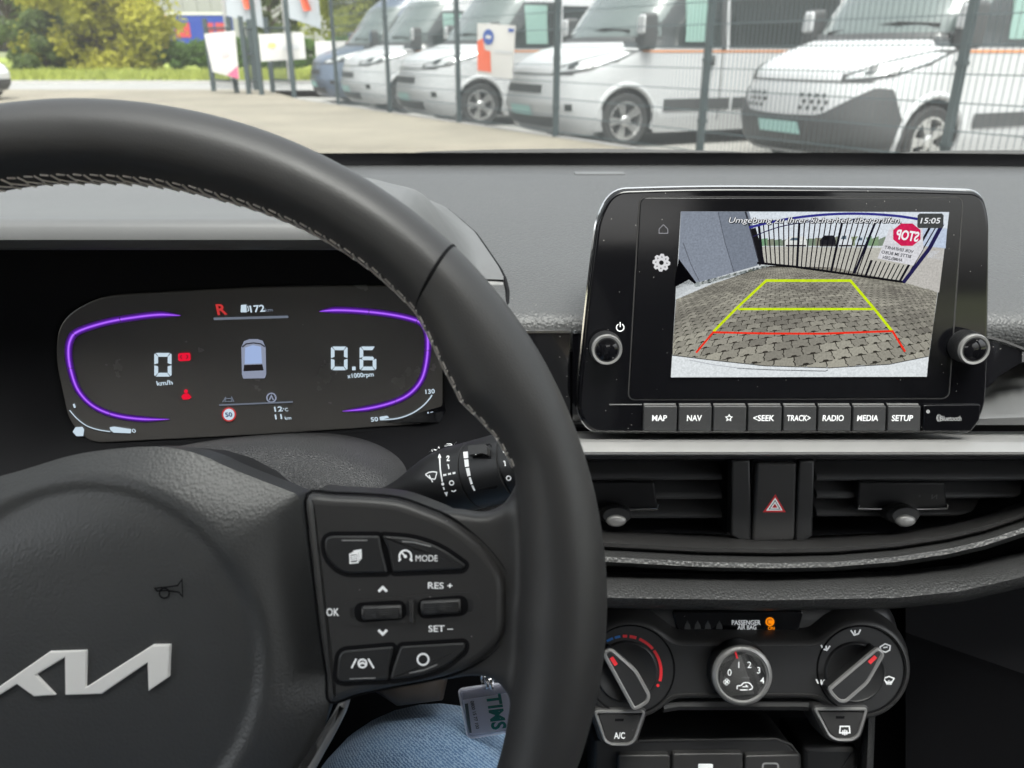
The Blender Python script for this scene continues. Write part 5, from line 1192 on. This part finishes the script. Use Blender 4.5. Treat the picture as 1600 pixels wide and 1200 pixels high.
y = mk('verge', MB().grid([[(x, yy, z) for yy, z in ((28.4, .04), (36, .04), (44, .05), (60, .06), (130, .06))] for x in np.linspace(-90, 60, 40)]), M['grass'], None); tag(y, kind='structure')
gb = MB(); n = 14000
X = rng.uniform(-32, 8, n); Y = 28.6 + rng.random(n) ** 1.2 * 13; hh = rng.uniform(.08, .28, n); an = rng.uniform(0, 6.28, n)
for i in range(n):
    w_ = .05; dx, dy = w_ * math.cos(an[i]), w_ * math.sin(an[i]); z0 = .05
    gb.v += [(X[i] - dx, Y[i] - dy, z0 - .03), (X[i] + dx, Y[i] + dy, z0 - .03), (X[i] + dy * 2, Y[i] + dx, z0 + hh[i])]; gb.f.append((3 * i, 3 * i + 1, 3 * i + 2))
gm = surf('grass_blades', (.22, .25, .04), .7, var=.5, vscale=.8)
o = mk('grass', gb, gm, None, smooth=0, fix=False); tag(o, 'rough green grass along the far side of the road', 'grass', kind='stuff')

# ------------------------------------------------------------------ vans and cars
M['vanwhite'] = surf('white_van_paint', (.46, .47, .475), .38, coat=.4, var=.03, vscale=2)
M['vanslate'] = surf('slate_blue_paint', (.075, .10, .14), .35, coat=.5, var=.05, vscale=2)
M['vanblack'] = surf('unpainted_bumper', (.045, .047, .048), .6, var=.08)
M['vglass'] = surf('dark_van_glass', (.02, .025, .025), .08, coat=.5)
M['vscreen'] = surf('pale_van_glass', (.11, .135, .13), .12, coat=.5)  # pale grey-green stands in for the reflection on the windscreens
M['vgreen'] = surf('greenish_window_blind', (.20, .31, .275), .25)
M['tyre'] = surf('tyre_rubber', (.02, .02, .02), .8)
M['alloy'] = surf('alloy_rim', (.58, .58, .57), .3, metal=.8)
M['orange'] = surf('orange_stripe', (.55, .22, .08), .4)
M['lamp'] = surf('headlamp_clear', (.50, .52, .52), .12, metal=.3, coat=.5)
M['plate'] = surf('green_tinted_plate', (.35, .60, .56), .4)
VAN = dict(nose=((.18, 2.78), (.30, 2.90), (.55, 2.98), (.80, 2.95), (.98, 2.90), (1.08, 2.78), (1.16, 2.60), (1.23, 2.36), (1.31, 2.10), (1.70, 1.78), (2.10, 1.46), (2.25, 1.25), (2.45, .95), (2.60, .55), (2.66, .2)), rear=-3.0, W=((.18, .96), (.4, 1.02), (1.2, 1.02), (1.9, .95), (2.4, .86), (2.6, .70), (2.66, .5)), L=((.18, .75), (1.0, .95), (1.3, 1.1), (1.5, .8), (2.2, .8), (2.66, .5)), n=((.18, 3.2), (1.0, 2.6), (1.5, 2.6), (2.66, 2.6)), wx=(1.95, -2.05), wr=.345, arch=.44, top=2.66)
CAR = dict(nose=((.18, 1.95), (.30, 2.05), (.55, 2.10), (.70, 2.02), (.82, 1.75), (.92, 1.35), (1.0, 1.10), (1.2, .75), (1.38, .40), (1.46, .1), (1.49, -.1)), rear=-2.0, W=((.18, .82), (.4, .89), (.9, .89), (1.3, .72), (1.44, .60), (1.49, .4)), L=((.18, .6), (.8, .8), (1.49, .5)), n=((.18, 3.0), (1.49, 2.6)), wx=(1.25, -1.3), wr=.31, arch=.38, top=1.49)
class Veh:
    def __init__(s, P): s.P = P
    def g(s, k, z): return itp(z, s.P[k])
    def front(s, th, z, e=0):
        """point on the nose: th degrees from straight ahead, + to the left"""
        n = s.g('n', z); xn = s.g('nose', z); L = s.g('L', z); W = s.g('W', z); c, sn = abs(math.cos(R(th))), abs(math.sin(R(th)))
        x = xn - L + L * c ** (2 / n); y = W * sn ** (2 / n) * (1 if th >= 0 else -1)
        d = Vector((c, sn * (1 if th >= 0 else -1), 0)) * e; return (x + d.x, y + d.y, z)
    def side(s, x, z, sg=1, e=0):
        n = s.g('n', z); xn = s.g('nose', z); L = s.g('L', z); W = s.g('W', z); t = (x - (xn - L)) / L
        y = W if t <= 0 else W * max(0.02, 1 - min(1, t) ** n) ** (1 / n)
        return (x, sg * (y + e), z)
    def body(s):
        P = s.P; zs = np.concatenate([np.arange(.18, 1.5, .045), np.linspace(1.5, P['top'], 22)]) if P['top'] > 1.6 else np.linspace(.18, P['top'], 40)
        rings = []
        for z in zs:
            xs0 = s.g('nose', z) - s.g('L', z); ring = []
            sx_ = P['rear'] + (xs0 - P['rear']) * np.linspace(0, 1, 56)
            for x in sx_[:-1]: ring.append((x, s.g('W', z), z))
            for th in np.concatenate([np.linspace(90, 0, 26), -np.linspace(0, 90, 26)[1:]]): ring.append(s.front(th, z))
            for x in sx_[:-1][::-1]: ring.append((x, -s.g('W', z), z))
            rings.append(ring)
        mb = MB().grid(rings, closed_v=True); b0 = len(rings[0]); m = len(rings)
        mb.f.append(tuple((m - 1) * b0 + k for k in range(b0)))
        keep = []
        for f in mb.f:
            c = np.mean([mb.v[i] for i in f], axis=0); cut = False
            if len(f) == 4:
                for wx in P['wx']:
                    if math.hypot(c[0] - wx, c[2] - P['wr']) < P['arch'] and abs(c[1]) > .5: cut = True
            if not cut: keep.append(f)
        mb.f = keep; return mb
def wheel_mesh(r):
    t = MB(); n = 36
    prof = [(r * .66, -.11), (r * .9, -.115), (r * .98, -.09), (r, -.04), (r, .04), (r * .98, .09), (r * .9, .112), (r * .68, .105), (r * .66, .06)]
    t.grid([[(q * math.cos(2 * math.pi * k / n), y, q * math.sin(2 * math.pi * k / n)) for k in range(n)] for q, y in prof], closed_v=True)
    a = MB(); a.grid([[(q * math.cos(2 * math.pi * k / n), y, q * math.sin(2 * math.pi * k / n)) for k in range(n)] for q, y in ((r * .69, .07), (r * .69, .112), (r * .63, .112), (r * .60, .05), (r * .60, -.05))], closed_v=True)
    b = MB(); b.grid([[(q * math.cos(2 * math.pi * k / n), y, q * math.sin(2 * math.pi * k / n)) for k in range(n)] for q, y in ((r * .64, .02), (.001, .02))], closed_v=True)
    for k in range(5):
        for d in (-.13, .13):
            a0 = 2 * math.pi * k / 5; c, s_ = math.cos(a0 + d), math.sin(a0 + d); c0, s0 = math.cos(a0), math.sin(a0); w_ = .026
            p0 = Vector((c0 * r * .12, .095, s0 * r * .12)); p1 = Vector((c * r * .65, .10, s_ * r * .65)); q = Vector((-s0, 0, c0)) * w_
            dpt = Vector((0, -.05, 0)); a.add([p0 - q, p0 + q, p1 + q, p1 - q, p0 - q + dpt, p0 + q + dpt, p1 + q + dpt, p1 - q + dpt], [(0, 1, 2, 3), (4, 7, 6, 5), (0, 4, 5, 1), (1, 5, 6, 2), (2, 6, 7, 3), (3, 7, 4, 0)])
    a.grid([[(q * math.cos(2 * math.pi * k / 20), y, q * math.sin(2 * math.pi * k / 20)) for k in range(20)] for q, y in ((r * .2, .05), (r * .2, .1), (r * .14, .112), (.001, .112))], closed_v=True)
    return t, a, b
def patch_f(V_, th0, th1, zlo, zhi, e=.006, n=20, m=10):
    return MB().grid([[V_.front(th, zl + (zh - zl) * j / m, e) for j in range(m + 1)] for th in np.linspace(th0, th1, n) for zl, zh in [(zlo(th) if callable(zlo) else zlo, zhi(th) if callable(zhi) else zhi)]])
def patch_s(V_, x0, x1, zlo, zhi, sg, e=.008, n=20, m=8):
    return MB().grid([[V_.side(x, zl + (zh - zl) * j / m, sg, e) for j in range(m + 1)] for x in np.linspace(x0, x1, n) for zl, zh in [(zlo(x) if callable(zlo) else zlo, max(zlo(x) if callable(zlo) else zlo, zhi(x) if callable(zhi) else zhi))]])
def arch_parts(V_, P, t, paint):
    for wx in P['wx']:
        for sg in (1, -1):
            a = [(wx + P['arch'] * math.cos(q), sg * 0, P['wr'] + P['arch'] * math.sin(q)) for q in np.linspace(-.25, math.pi + .25, 30)]
            pts = [Vector(V_.side(p[0], max(.19, p[2]), sg, -.01)) for p in a]
            mk('wheel_arch', MB().tube(pts, .036, 8), paint, t)
            ln = MB().grid([[(wx + P['arch'] * 1.02 * math.cos(q), sg * yy, P['wr'] + P['arch'] * 1.02 * math.sin(q)) for q in np.linspace(-.4, math.pi + .4, 24)] for yy in (.98 if P['top'] > 2 else .86, .55)])
            mk('arch_liner', ln, M['rubber'], t)
def place_wheels(P, t, proto=[{}]):
    key = P['top']
    for wx in P['wx']:
        for sg in (1, -1):
            if key not in proto[0]:
                a, b, c = wheel_mesh(P['wr']); proto[0][key] = [mk('tyre', a, M['tyre'], None), mk('rim', b, M['alloy'], None), mk('brake_disc', c, M['matte'], None)]; first = True
            else: first = False
            w = bpy.data.objects.new('wheel', None); COL.objects.link(w); w.parent = t; w.location = (wx, sg * (.91 if key > 2 else .79), P['wr']); w.rotation_euler = (0, 0, 0 if sg > 0 else math.pi)
            for pr in proto[0][key]:
                q = pr if first else pr.copy()
                if not first: COL.objects.link(q)
                q.parent = w
def build_van(label, paint, loc, yaw, dark=True, group='camper vans behind the mesh fence'):
    V_ = Veh(VAN); t = root('camper_van', label, 'van', loc=loc, rz=yaw, group=group)
    mk('body', V_.body(), paint, t, smooth=40, fix=True)
    arch_parts(V_, VAN, t, paint); place_wheels(VAN, t)
    # unpainted lower bumper rising to the lamps
    blo = .22; bhi = lambda th: itp(abs(th), ((0, .58), (22, .60), (34, .70), (55, .86), (68, .84), (78, .62), (85, .52)))
    mk('bumper', patch_f(V_, -84, 84, blo, bhi, .012, 40, 10), M['vanblack'] if dark else paint, t, smooth=40)
    if not dark:
        mk('intake', patch_f(V_, -34, 34, .27, .40, .02, 10, 3), M['vanblack'], t)
        for q in (-58, 50): mk('fog_lamp', patch_f(V_, q, q + 8, .48, .56, .02, 5, 3), M['vglass'], t)
    if dark:
        for k in (0, 1, 2, 3, 7, 8, 9, 10):
            for j in range(3): mk('grille_opening', patch_f(V_, -26 + k * 4.8 + (j % 2) * 2, -23.6 + k * 4.8 + (j % 2) * 2, .64 + j * .06, .675 + j * .06, .010, 3, 2), M['vanblack'], t)
    else: mk('grille', patch_f(V_, -22, 22, .68, .78, .008), M['vanblack'], t)
    mk('number_plate', patch_f(V_, -9, 9, .40, .52, .03, 6, 3), M['plate'], t)
    for sg in (1, -1):
        lo = lambda th: itp(abs(th), ((34, .93), (50, .95), (66, 1.0), (76, 1.08))); hi = lambda th: itp(abs(th), ((34, .95), (50, 1.07), (66, 1.17), (76, 1.16)))
        h = mk('headlight', patch_f(V_, sg * 34, sg * 76, lo, hi, .016, 16, 6), M['lamp'], t)
        mk('lamp_border', patch_f(V_, sg * 31, sg * 79, lambda th: lo(th) - .03, lambda th: hi(th) + .03, .008, 16, 6), M['vanblack'], h)
        for q in (44, 58): mk('lamp_reflector', patch_f(V_, sg * q, sg * (q + 6), .98, 1.05, .03, 4, 3), M['vglass'], h)
        # door glass, mirror, handle, moulding, stripe, rear windows
        zl = 1.22
        mk('door_window', patch_s(V_, .55, 1.95, zl, lambda x: itp(x, ((.55, 1.93), (1.30, 1.93), (1.60, 1.68), (1.95, 1.24))), sg), M['vglass'], t)
        mk('window_blind', patch_s(V_, .72, 1.12, zl + .07, 1.88, sg, .014), M['vgreen'], t)
        mk('window_frame', patch_s(V_, .47, .55, zl - .03, 1.97, sg, .010), M['vanblack'], t)
        mk('side_stripe', patch_s(V_, -2.9, 1.75, 1.165, 1.19, sg, .006), M['orange'], t)
        mk('rear_window', patch_s(V_, -1.45, .42, 1.22, 1.88, sg), M['vglass'], t)
        mk('rear_window', patch_s(V_, -2.75, -1.6, 1.22, 1.86, sg), M['vglass'], t)
        mk('side_moulding', patch_s(V_, .35, 1.40, .46, .60, sg, .02), M['vanblack'], t); mk('side_moulding', patch_s(V_, -1.4, .30, .46, .60, sg, .02), M['vanblack'], t)
        mk('door_handle', MB().tube([V_.side(.68, 1.13, sg, .03), V_.side(.68, 1.0, sg, .03)], .03, 6), M['vanblack'], t)
        mk('door_seam', patch_s(V_, .50, .515, .30, 2.0, sg, .004, 3, 14), M['vanblack'], t)
        c = V_.side(1.72, 1.42, sg, .20); mr = MB().plate(rpoly([(-.11, -.22), (.11, -.22), (.11, .2), (-.09, .2)], .06), -.08, .08, .04); mr.map(lambda x, y_, z, c=c: (c[0] + z, c[1] + x, c[2] + y_)); mi = mk('mirror', mr, M['vanblack'], t)
        mk('mirror_cover', MB().plate(rpoly([(-.09, -.05), (.09, -.05), (.09, .18), (-.07, .18)], .05), 0, .10, .03).map(lambda x, y_, z, c=c: (c[0] + z, c[1] + x, c[2] + y_)), paint, mi)
        mk('mirror_arm', MB().tube([V_.side(1.74, 1.32, sg, -.02), (c[0], c[1], c[2] - .1)], .035, 6), M['vanblack'], mi)
    mk('windscreen', patch_f(V_, -72, 72, 1.34, 2.12, .008, 30, 12), M['vscreen'], t)
    mk('screen_base', patch_f(V_, -74, 74, 1.285, 1.35, .012, 30, 3), M['vanblack'], t)
    mk('bonnet_seam', patch_f(V_, -52, 52, lambda th: .90 + .0 * th, lambda th: .915, .006, 20, 1), M['vanblack'], t)
    for sg in (1,): mk('screen_wiper', MB().tube([V_.front(sg * 10 - 30, 1.36, .03), V_.front(20, 1.44, .03), V_.front(45, 1.42, .03)], .015, 5), M['rubber'], t)
    return t
yaw0 = math.atan2(-ndir.y, -ndir.x)
def van_at(wheel_xy, label, paint, dyaw=-8, dark=False):
    yw = yaw0 + R(dyaw); f = Vector((math.cos(yw), math.sin(yw), 0)); l = Vector((-math.sin(yw), math.cos(yw), 0))
    p = Vector((*wheel_xy, 0)) - f * VAN['wx'][0] - l * .95; return build_van(label, paint, (p.x, p.y, -.2), yw, dark)
van_at((4.10, 8.3), 'nearest white camper van with black bumper, at the right behind the fence', M['vanwhite'], dark=True)
van_at((1.44, 10.9), 'white camper van second from the right, its front wheel fully in view', M['vanwhite'])
van_at((-.55, 14.2), 'white camper van behind the fence banner with the blue round mark', M['vanwhite'])
van_at((-2.16, 17.4), 'white camper van next to the slate blue van', M['vanwhite'])
van_at((-3.4, 19.9), 'slate blue camper van, farthest of the row', M['vanslate'])
def build_car(label, paint, loc, yaw):
    V_ = Veh(CAR); t = root('parked_car', label, 'car', loc=loc, rz=yaw); mk('body', V_.body(), paint, t, smooth=40); arch_parts(V_, CAR, t, paint); place_wheels(CAR, t)
    mk('windscreen', patch_f(V_, -66, 66, 1.0, 1.36, .008, 20, 8), M['vglass'], t); mk('bumper', patch_f(V_, -80, 80, .2, .42, .012, 24, 5), M['vanblack'], t)
    for sg in (1, -1):
        mk('headlight', patch_f(V_, sg * 32, sg * 66, .62, .74, .012, 10, 4), M['lamp'], t)
        mk('side_window', patch_s(V_, -1.4, .9, .95, lambda x: itp(x, ((-1.4, 1.05), (-1.0, 1.36), (.2, 1.36), (.9, .97))), sg), M['vglass'], t)
        c = V_.side(.75, 1.0, sg, .1); mk('mirror', MB().plate(rpoly([(-.08, -.06), (.08, -.06), (.08, .06), (-.08, .06)], .03), -.05, .05, .02).map(lambda x, y_, z, c=c: (c[0] + z, c[1] + x, c[2] + y_)), paint, t)
    return t
build_car('white parked car cut off by the left picture edge', M['carwhite'], (-13.1, 18.6, 0), R(-12))

# ------------------------------------------------------------------ mesh fence with posts
M['fence'] = surf('green_grey_steel', (.038, .056, .06), .55, metal=.0)
fence = root('mesh_fence', 'dark green wire mesh fence on steel posts in front of the vans', 'fence', loc=(0, 0, 0))
FH = 2.43
K0 = 2.87
for k in range(-3, 6):
    p = fp(K0 + k); mb = MB().box(-.025, .025, -.03, .03, -.02, FH); o = mk('post', mb, M['fence'], fence, smooth=0); o.location = p; o.rotation_euler = (0, 0, math.atan2(tdir.y, tdir.x))
    for z in (.35, .9, 1.5, 2.1):
        o2 = mk('clamp', MB().box(-.034, .034, -.036, .036, z - .015, z + .015), M['fence'], o, smooth=0)
pan = MB(); Lp = 2.498
for i in range(50):
    x = .05 * i + .02
    r_ = .0026; pan.add([(x - r_, -r_, .03), (x + r_, -r_, .03), (x, r_, .03), (x - r_, -r_, FH - .03), (x + r_, -r_, FH - .03), (x, r_, FH - .03)], [(0, 1, 4, 3), (1, 2, 5, 4), (2, 0, 3, 5)])
for j in range(13):
    z = .06 + j * .192
    for dy in (-.008, .008):
        r_ = .0036; pan.add([(0, dy - r_, z - r_), (0, dy + r_, z - r_), (0, dy, z + r_), (Lp, dy - r_, z - r_), (Lp, dy + r_, z - r_), (Lp, dy, z + r_)], [(0, 3, 4, 1), (1, 4, 5, 2), (2, 5, 3, 0)])
pm = None
for k in range(-3, 5):
    p = fp(K0 + k)
    if pm is None: pm = mk('wire_panel', pan, M['fence'], fence, smooth=0, kind='stuff'); o = pm
    else:
        o = pm.copy(); COL.objects.link(o); o.parent = fence
    o.location = p; o.rotation_euler = (0, 0, math.atan2(tdir.y, tdir.x))
# return fence and gate further left
M['bannerw'] = surf('white_banner', (.56, .55, .53), .7, var=.04, vscale=4)
M['bannerg'] = surf('grey_banner', (.50, .51, .52), .7)
M['pink'] = surf('pink_print', (.62, .12, .22), .6); M['orr'] = surf('orange_red_print', (.70, .13, .06), .6); M['dblue'] = surf('blue_print', (.03, .08, .30), .6); M['yel'] = surf('yellow_print', (.75, .55, .18), .6)
gate = root('yard_gate', 'dark green gate fence with several posts beyond the forecourt', 'gate', loc=(0, 0, 0))
for px_, py_, Y_ in ((331, 150, 22.5), (367, 154, 21.5), (386, 156, 21.0), (406, 158, 20.6), (424, 150, 21.8), (457, 160, 20.2), (398, 146, 23)):
    b = atY(px_, 118, Y_); o = mk('post', MB().box(-.05, .05, -.05, .05, -.05, 1.75 if px_ not in (457, 406) else 2.2), M['fence'], gate, smooth=0); o.location = (b.x, b.y, 0)
for (pa, pb) in ((331, 367), (386, 406), (424, 457)):
    A_, B_ = atY(pa, 118, 21.8), atY(pb, 118, 21.2)
    for z in (.3, .9, 1.5): mk('rail', MB().tube([(A_.x, A_.y, z), (B_.x, B_.y, z)], .025, 5), M['fence'], gate)
    for k in range(1, 8): t = k / 8; q = A_.lerp(B_, t); mk('bar', MB().tube([(q.x, q.y, .1), (q.x, q.y, 1.5)], .012, 4), M['fence'], gate)
def banner(name, label, corners, Y_, mat, parts=(), cat='banner'):
    """cloth banner hung at a place: measured corners at a distance, slightly bellied"""
    C_ = [atY(x, y_, Y_[i] if isinstance(Y_, (list, tuple)) else Y_) for i, (x, y_) in enumerate(corners)]; c0 = sum(C_, Vector()) / 4
    t = root(name, label, cat, loc=tuple(c0))
    def S(a, b, e=0):
        p = (C_[0] * (1 - a) + C_[1] * a) * (1 - b) + (C_[3] * (1 - a) + C_[2] * a) * b - c0; return p + Vector((0, -.03 * math.sin(math.pi * a) * math.sin(math.pi * b) - e, 0))
    mb = MB().grid([[S(i / 8, j / 8) for j in range(9)] for i in range(9)]); mb.grid([[S(i / 8, j / 8) + Vector((0, .006, 0)) for j in range(9)] for i in range(9)])
    mk('cloth', mb, mat, t, fix=False)
    for nm, poly, m_ in parts: mk(nm, MB().add([S(a, b, .012) for a, b in poly], [tuple(range(len(poly)))]), m_, t, smooth=0, fix=False)
    return t
fY = lambda px_: FY(4454 / (px_ + 44)) - .06
banner('fence_banner', 'white fence banner with blue round mark and orange lettering', [(746, 36), (806, 40), (800, 124), (745, 116)], [fY(746), fY(806), fY(800), fY(745)], M['bannerw'],
       [('round_mark', circ(.31, .25, .15, 20), M['dblue']), ('round_inner', [(.24, .22), (.38, .22), (.38, .28), (.24, .28)], M['bannerw']), ('orange_block', [(.0, .35), (.16, .28), (.22, .50), (.38, .52), (.42, .92), (.02, .92)], M['orr']), ('grey_print', [(.5, .48), (.95, .48), (.95, .53), (.5, .53)], M['bannerg']), ('blue_corner_print', [(.82, .06), (.96, .06), (.96, .12), (.82, .12)], M['dblue'])])
banner('fence_banner', 'white banner with pink corner on the gate, tilted', [(319, 53), (367, 48), (374, 124), (332, 112)], 21.0, M['bannerw'], [('pink_corner', [(.55, .98), (.98, .72), (.98, .99)], M['pink']), ('dark_print', [(.5, .03), (.9, .03), (.95, .22), (.7, .12)], M['bannerg']), ('pink_print', [(.45, .45), (.7, .40), (.75, .52), (.5, .58)], surf('pale_pink', (.65, .45, .45), .7))])
banner('fence_banner', 'cream banner with a yellow mark above the gate bars', [(404, 54), (474, 50), (478, 92), (408, 96)], 20.4, M['bannerw'], [('yellow_mark', circ(.28, .42, .1, 12), M['yel']), ('grey_print', [(.5, .45), (.9, .42), (.9, .6), (.5, .62)], M['bannerg'])])
banner('fence_banner', 'wide pale banner beside the slate blue van', [(492, 64), (572, 64), (572, 112), (495, 112)], 22.5, M['bannerw'], [('grey_print', [(.1, .3), (.5, .3), (.5, .7), (.1, .7)], surf('pale_grey_print', (.55, .56, .58), .7))])
for i, (x, Y_) in enumerate(((362, 26), (452, 27))):
    b = atY(x, 118, Y_); t = root('flag_pole', ('left' if i == 0 else 'right') + ' white flag pole with pale flag and red mark', 'flag', loc=(b.x, b.y, 0), group='flags beyond the gate')
    mk('pole', MB().tube([(0, 0, 0), (.06, 0, 7)], .05, 8), M['bannerw'], t)
    w_ = 1.05
    mk('cloth', MB().grid([[(.08 + w_ * u, .12 * math.sin(3 * u + 2 * v), 1.95 + 3.9 * v - .35 * u * (1 - v)) for v in np.linspace(0, 1, 10)] for u in np.linspace(0, 1, 8)]), surf('flag_cloth', (.36, .39, .41), .8), t, fix=False)
    mk('red_mark', MB().grid([[(.35 + .24 * u + .30 * (1 - v), .12 * math.sin(3 * u + 2 * v) - .05, 2.12 + 1.1 * v) for v in np.linspace(0, 1, 6)] for u in np.linspace(0, 1, 4)]), M['orr'], t, fix=False)

# ------------------------------------------------------------------ warehouse, lorry
M['clad'] = surf('grey_cladding', (.27, .27, .265), .5, var=.03, vscale=.5)
bl = atY(212, 100, 95); br_ = atY(560, 100, 95)
wh = root('warehouse', 'pale grey metal warehouse behind the trees', 'building', loc=(bl.x, 95, 0))
Wd = br_.x - bl.x
mk('wall', MB().box(0, Wd, 0, 20, -.4, 14), M['clad'], wh, smooth=0); mk('plinth', MB().box(-.05, Wd + .05, -.06, 0, -.4, .8), M['vanyard'], wh, smooth=0)
npan = 16
for i in range(npan): mk('panel', MB().box(i * Wd / npan + .03, (i + 1) * Wd / npan - .03, -.12, -.02, .9, 13.6), M['clad'], wh, smooth=0)
mk('roof_edge', MB().box(-.3, Wd + .3, -.3, 20.3, 14.002, 14.4), M['vanblack'], wh, smooth=0)
p0, p1 = atY(252, 50, 78), atY(352, 50, 78)
lor = root('lorry', 'blue box lorry with orange end and red lettering in front of the warehouse', 'lorry', loc=(p0.x, 78, .2))
Lw = p1.x - p0.x
mk('box', MB().box(.7, Lw, 0, 2.5, .9, 3.72), surf('blue_lorry', (.02, .05, .30), .4, var=.1), lor, smooth=0); mk('rear_panel', MB().box(0, .68, 0, 2.5, .9, 3.72), surf('orange_lorry', (.75, .30, .03), .4), lor, smooth=0)
mk('roof_rail', MB().box(0, Lw, -.05, 2.55, 3.722, 3.95), M['bannerw'], lor, smooth=0); mk('chassis', MB().box(.3, Lw - .3, .3, 2.2, .5, .9), M['matte'], lor, smooth=0)
for a, b in ((1.3, 2.6), (3.9, 4.7), (4.9, 5.8)): mk('lettering_block', MB().box(a, b, -.02, -.002, 1.9, 3.1), surf('red_lettering', (.45, .05, .06), .5), lor, smooth=0)
for x in (1.0, 2.1, Lw - 1.2): mk('wheel', MB().lathe([(.2, -.14), (.48, -.14), (.5, 0), (.48, .14), (.2, .14)], 20).map(lambda a, b, c, x=x: (x, .25 + c, .45 + b) if False else (x + a, .25 + c, .48 + b)), M['tyre'], lor)

# ------------------------------------------------------------------ trees, hedge
def leafmat(name, c, var=.45):
    m = surf(name, c, .6, var=var, vscale=1.1, spec=.3); nt = m.node_tree; b = nt.nodes['Principled BSDF']
    tr = node(nt, 'ShaderNodeBsdfTranslucent'); mx = node(nt, 'ShaderNodeMixShader'); mx.inputs[0].default_value = .6
    for lk in list(nt.links):
        if lk.to_socket == b.inputs['Base Color']: nt.links.new(lk.from_socket, tr.inputs[0])
    nt.links.new(b.outputs[0], mx.inputs[1]); nt.links.new(tr.outputs[0], mx.inputs[2]); nt.links.new(mx.outputs[0], nt.nodes['Material Output'].inputs[0]); return m
def leaves(cl, n, size, droop=0):
    """leaf faces scattered round the given clump centres: (x,y,z,r)"""
    cl = np.array(cl); idx = rng.integers(0, len(cl), n); d = rng.normal(size=(n, 3)); d /= np.linalg.norm(d, axis=1)[:, None]; rad = rng.random(n) ** .45
    P = cl[idx, :3] + d * (cl[idx, 3] * rad)[:, None] * np.array((1, 1, .8)); P[:, 2] -= droop * rng.random(n)
    a = rng.normal(size=(n, 3)); a /= np.linalg.norm(a, axis=1)[:, None]; b = np.cross(a, rng.normal(size=(n, 3))); b /= np.linalg.norm(b, axis=1)[:, None]
    s = size * rng.uniform(.6, 1.4, n)[:, None]; mb = MB()
    vs = np.stack([P - a * s, P + b * s * .6, P + a * s, P - b * s * .6], 1).reshape(-1, 3); mb.v = [tuple(v) for v in vs]; mb.f = [(4 * i, 4 * i + 1, 4 * i + 2, 4 * i + 3) for i in range(n)]
    return mb
M['bark'] = surf('bark', (.09, .07, .05), .9, var=.3, vscale=6)
def tree(name, label, loc, h, r, mat, nclump, nleaf, size, base=.25, droop=0, seed=0, lean=(0, 0)):
    rr = random.Random(seed); t = root(name, label, 'tree', loc=loc, group='trees beyond the road')
    mk('trunk', MB().tube([(0, 0, -.2), (.05, 0, h * .3), (lean[0] * .5, lean[1], h * .6), (lean[0], lean[1], h * .9)], [.03 * h, .025 * h, .016 * h, .004 * h], 8), M['bark'], t)
    cl = []
    for i in range(nclump):
        a = rr.uniform(0, 6.28); v = rr.random(); z = base * h + (1 - base) * h * v; prof = math.sin(math.pi * min(1, (v * .85 + .15))) ** .6; q = r * prof * rr.uniform(.35, 1.0)
        c = (q * math.cos(a), q * math.sin(a), z, r * rr.uniform(.16, .34)); cl.append(c)
        mk('limb', MB().tube([(lean[0] * v * .6, 0, z * .75), (c[0] * .5, c[1] * .5, z * .9), (c[0], c[1], z)], [.009 * h, .006 * h, .002 * h], 5), M['bark'], t)
    mk('crown', leaves(cl, nleaf, size, droop), mat, t, smooth=0, fix=False)
    return t
gold = leafmat('golden_foliage', (.47, .45, .07)); gold2 = leafmat('yellow_green_foliage', (.28, .30, .05)); grn = leafmat('dark_green_foliage', (.13, .18, .06)); pale = leafmat('pale_green_foliage', (.13, .17, .05))
def tl_(px_, Y_): b = atY(px_, 118, Y_); return (b.x, Y_, .05)
tree('willow_tree', 'large golden yellow tree beyond the road', tl_(160, 45), 8.0, 3.6, gold, 90, 26000, .15, .06, .9, 1)
tree('leafy_tree', 'dark green tree at the left edge beyond the road', tl_(30, 50), 7.5, 3.4, grn, 46, 9000, .17, .12, .2, 2)
tree('leafy_tree', 'tall yellow green tree between the flags and the vans', tl_(575, 62), 9.5, 4.2, gold2, 46, 8000, .2, .12, .3, 3)
tree('leafy_tree', 'slender pale tree behind the flag poles', tl_(430, 70), 9.0, 2.6, pale, 36, 6000, .2, .2, .3, 4)
tree('leafy_tree', 'low dark bush below the golden tree', tl_(75, 44), 2.6, 2.2, grn, 26, 5000, .13, .05, .1, 5)
tree('leafy_tree', 'pale tree behind the far left trees', tl_(-20, 66), 10, 4, pale, 36, 5000, .22, .2, .2, 6)
hd = root('hedge', 'clipped green hedge below the blue lorry', 'hedge', loc=tl_(300, 46))
cl = []
for i in range(150): cl.append((random.uniform(-2.6, 8.5), random.uniform(-.5, .5), random.uniform(.2, 1.35), .42))
mk('foliage', leaves(cl, 22000, .10), leafmat('hedge_foliage', (.11, .20, .04)), hd, smooth=0, fix=False)
for i in range(8): mk('stem', MB().tube([(-2.4 + i * 1.5, 0, -.1), (-2.3 + i * 1.5, .05, 1.2)], .03, 5), M['bark'], hd)
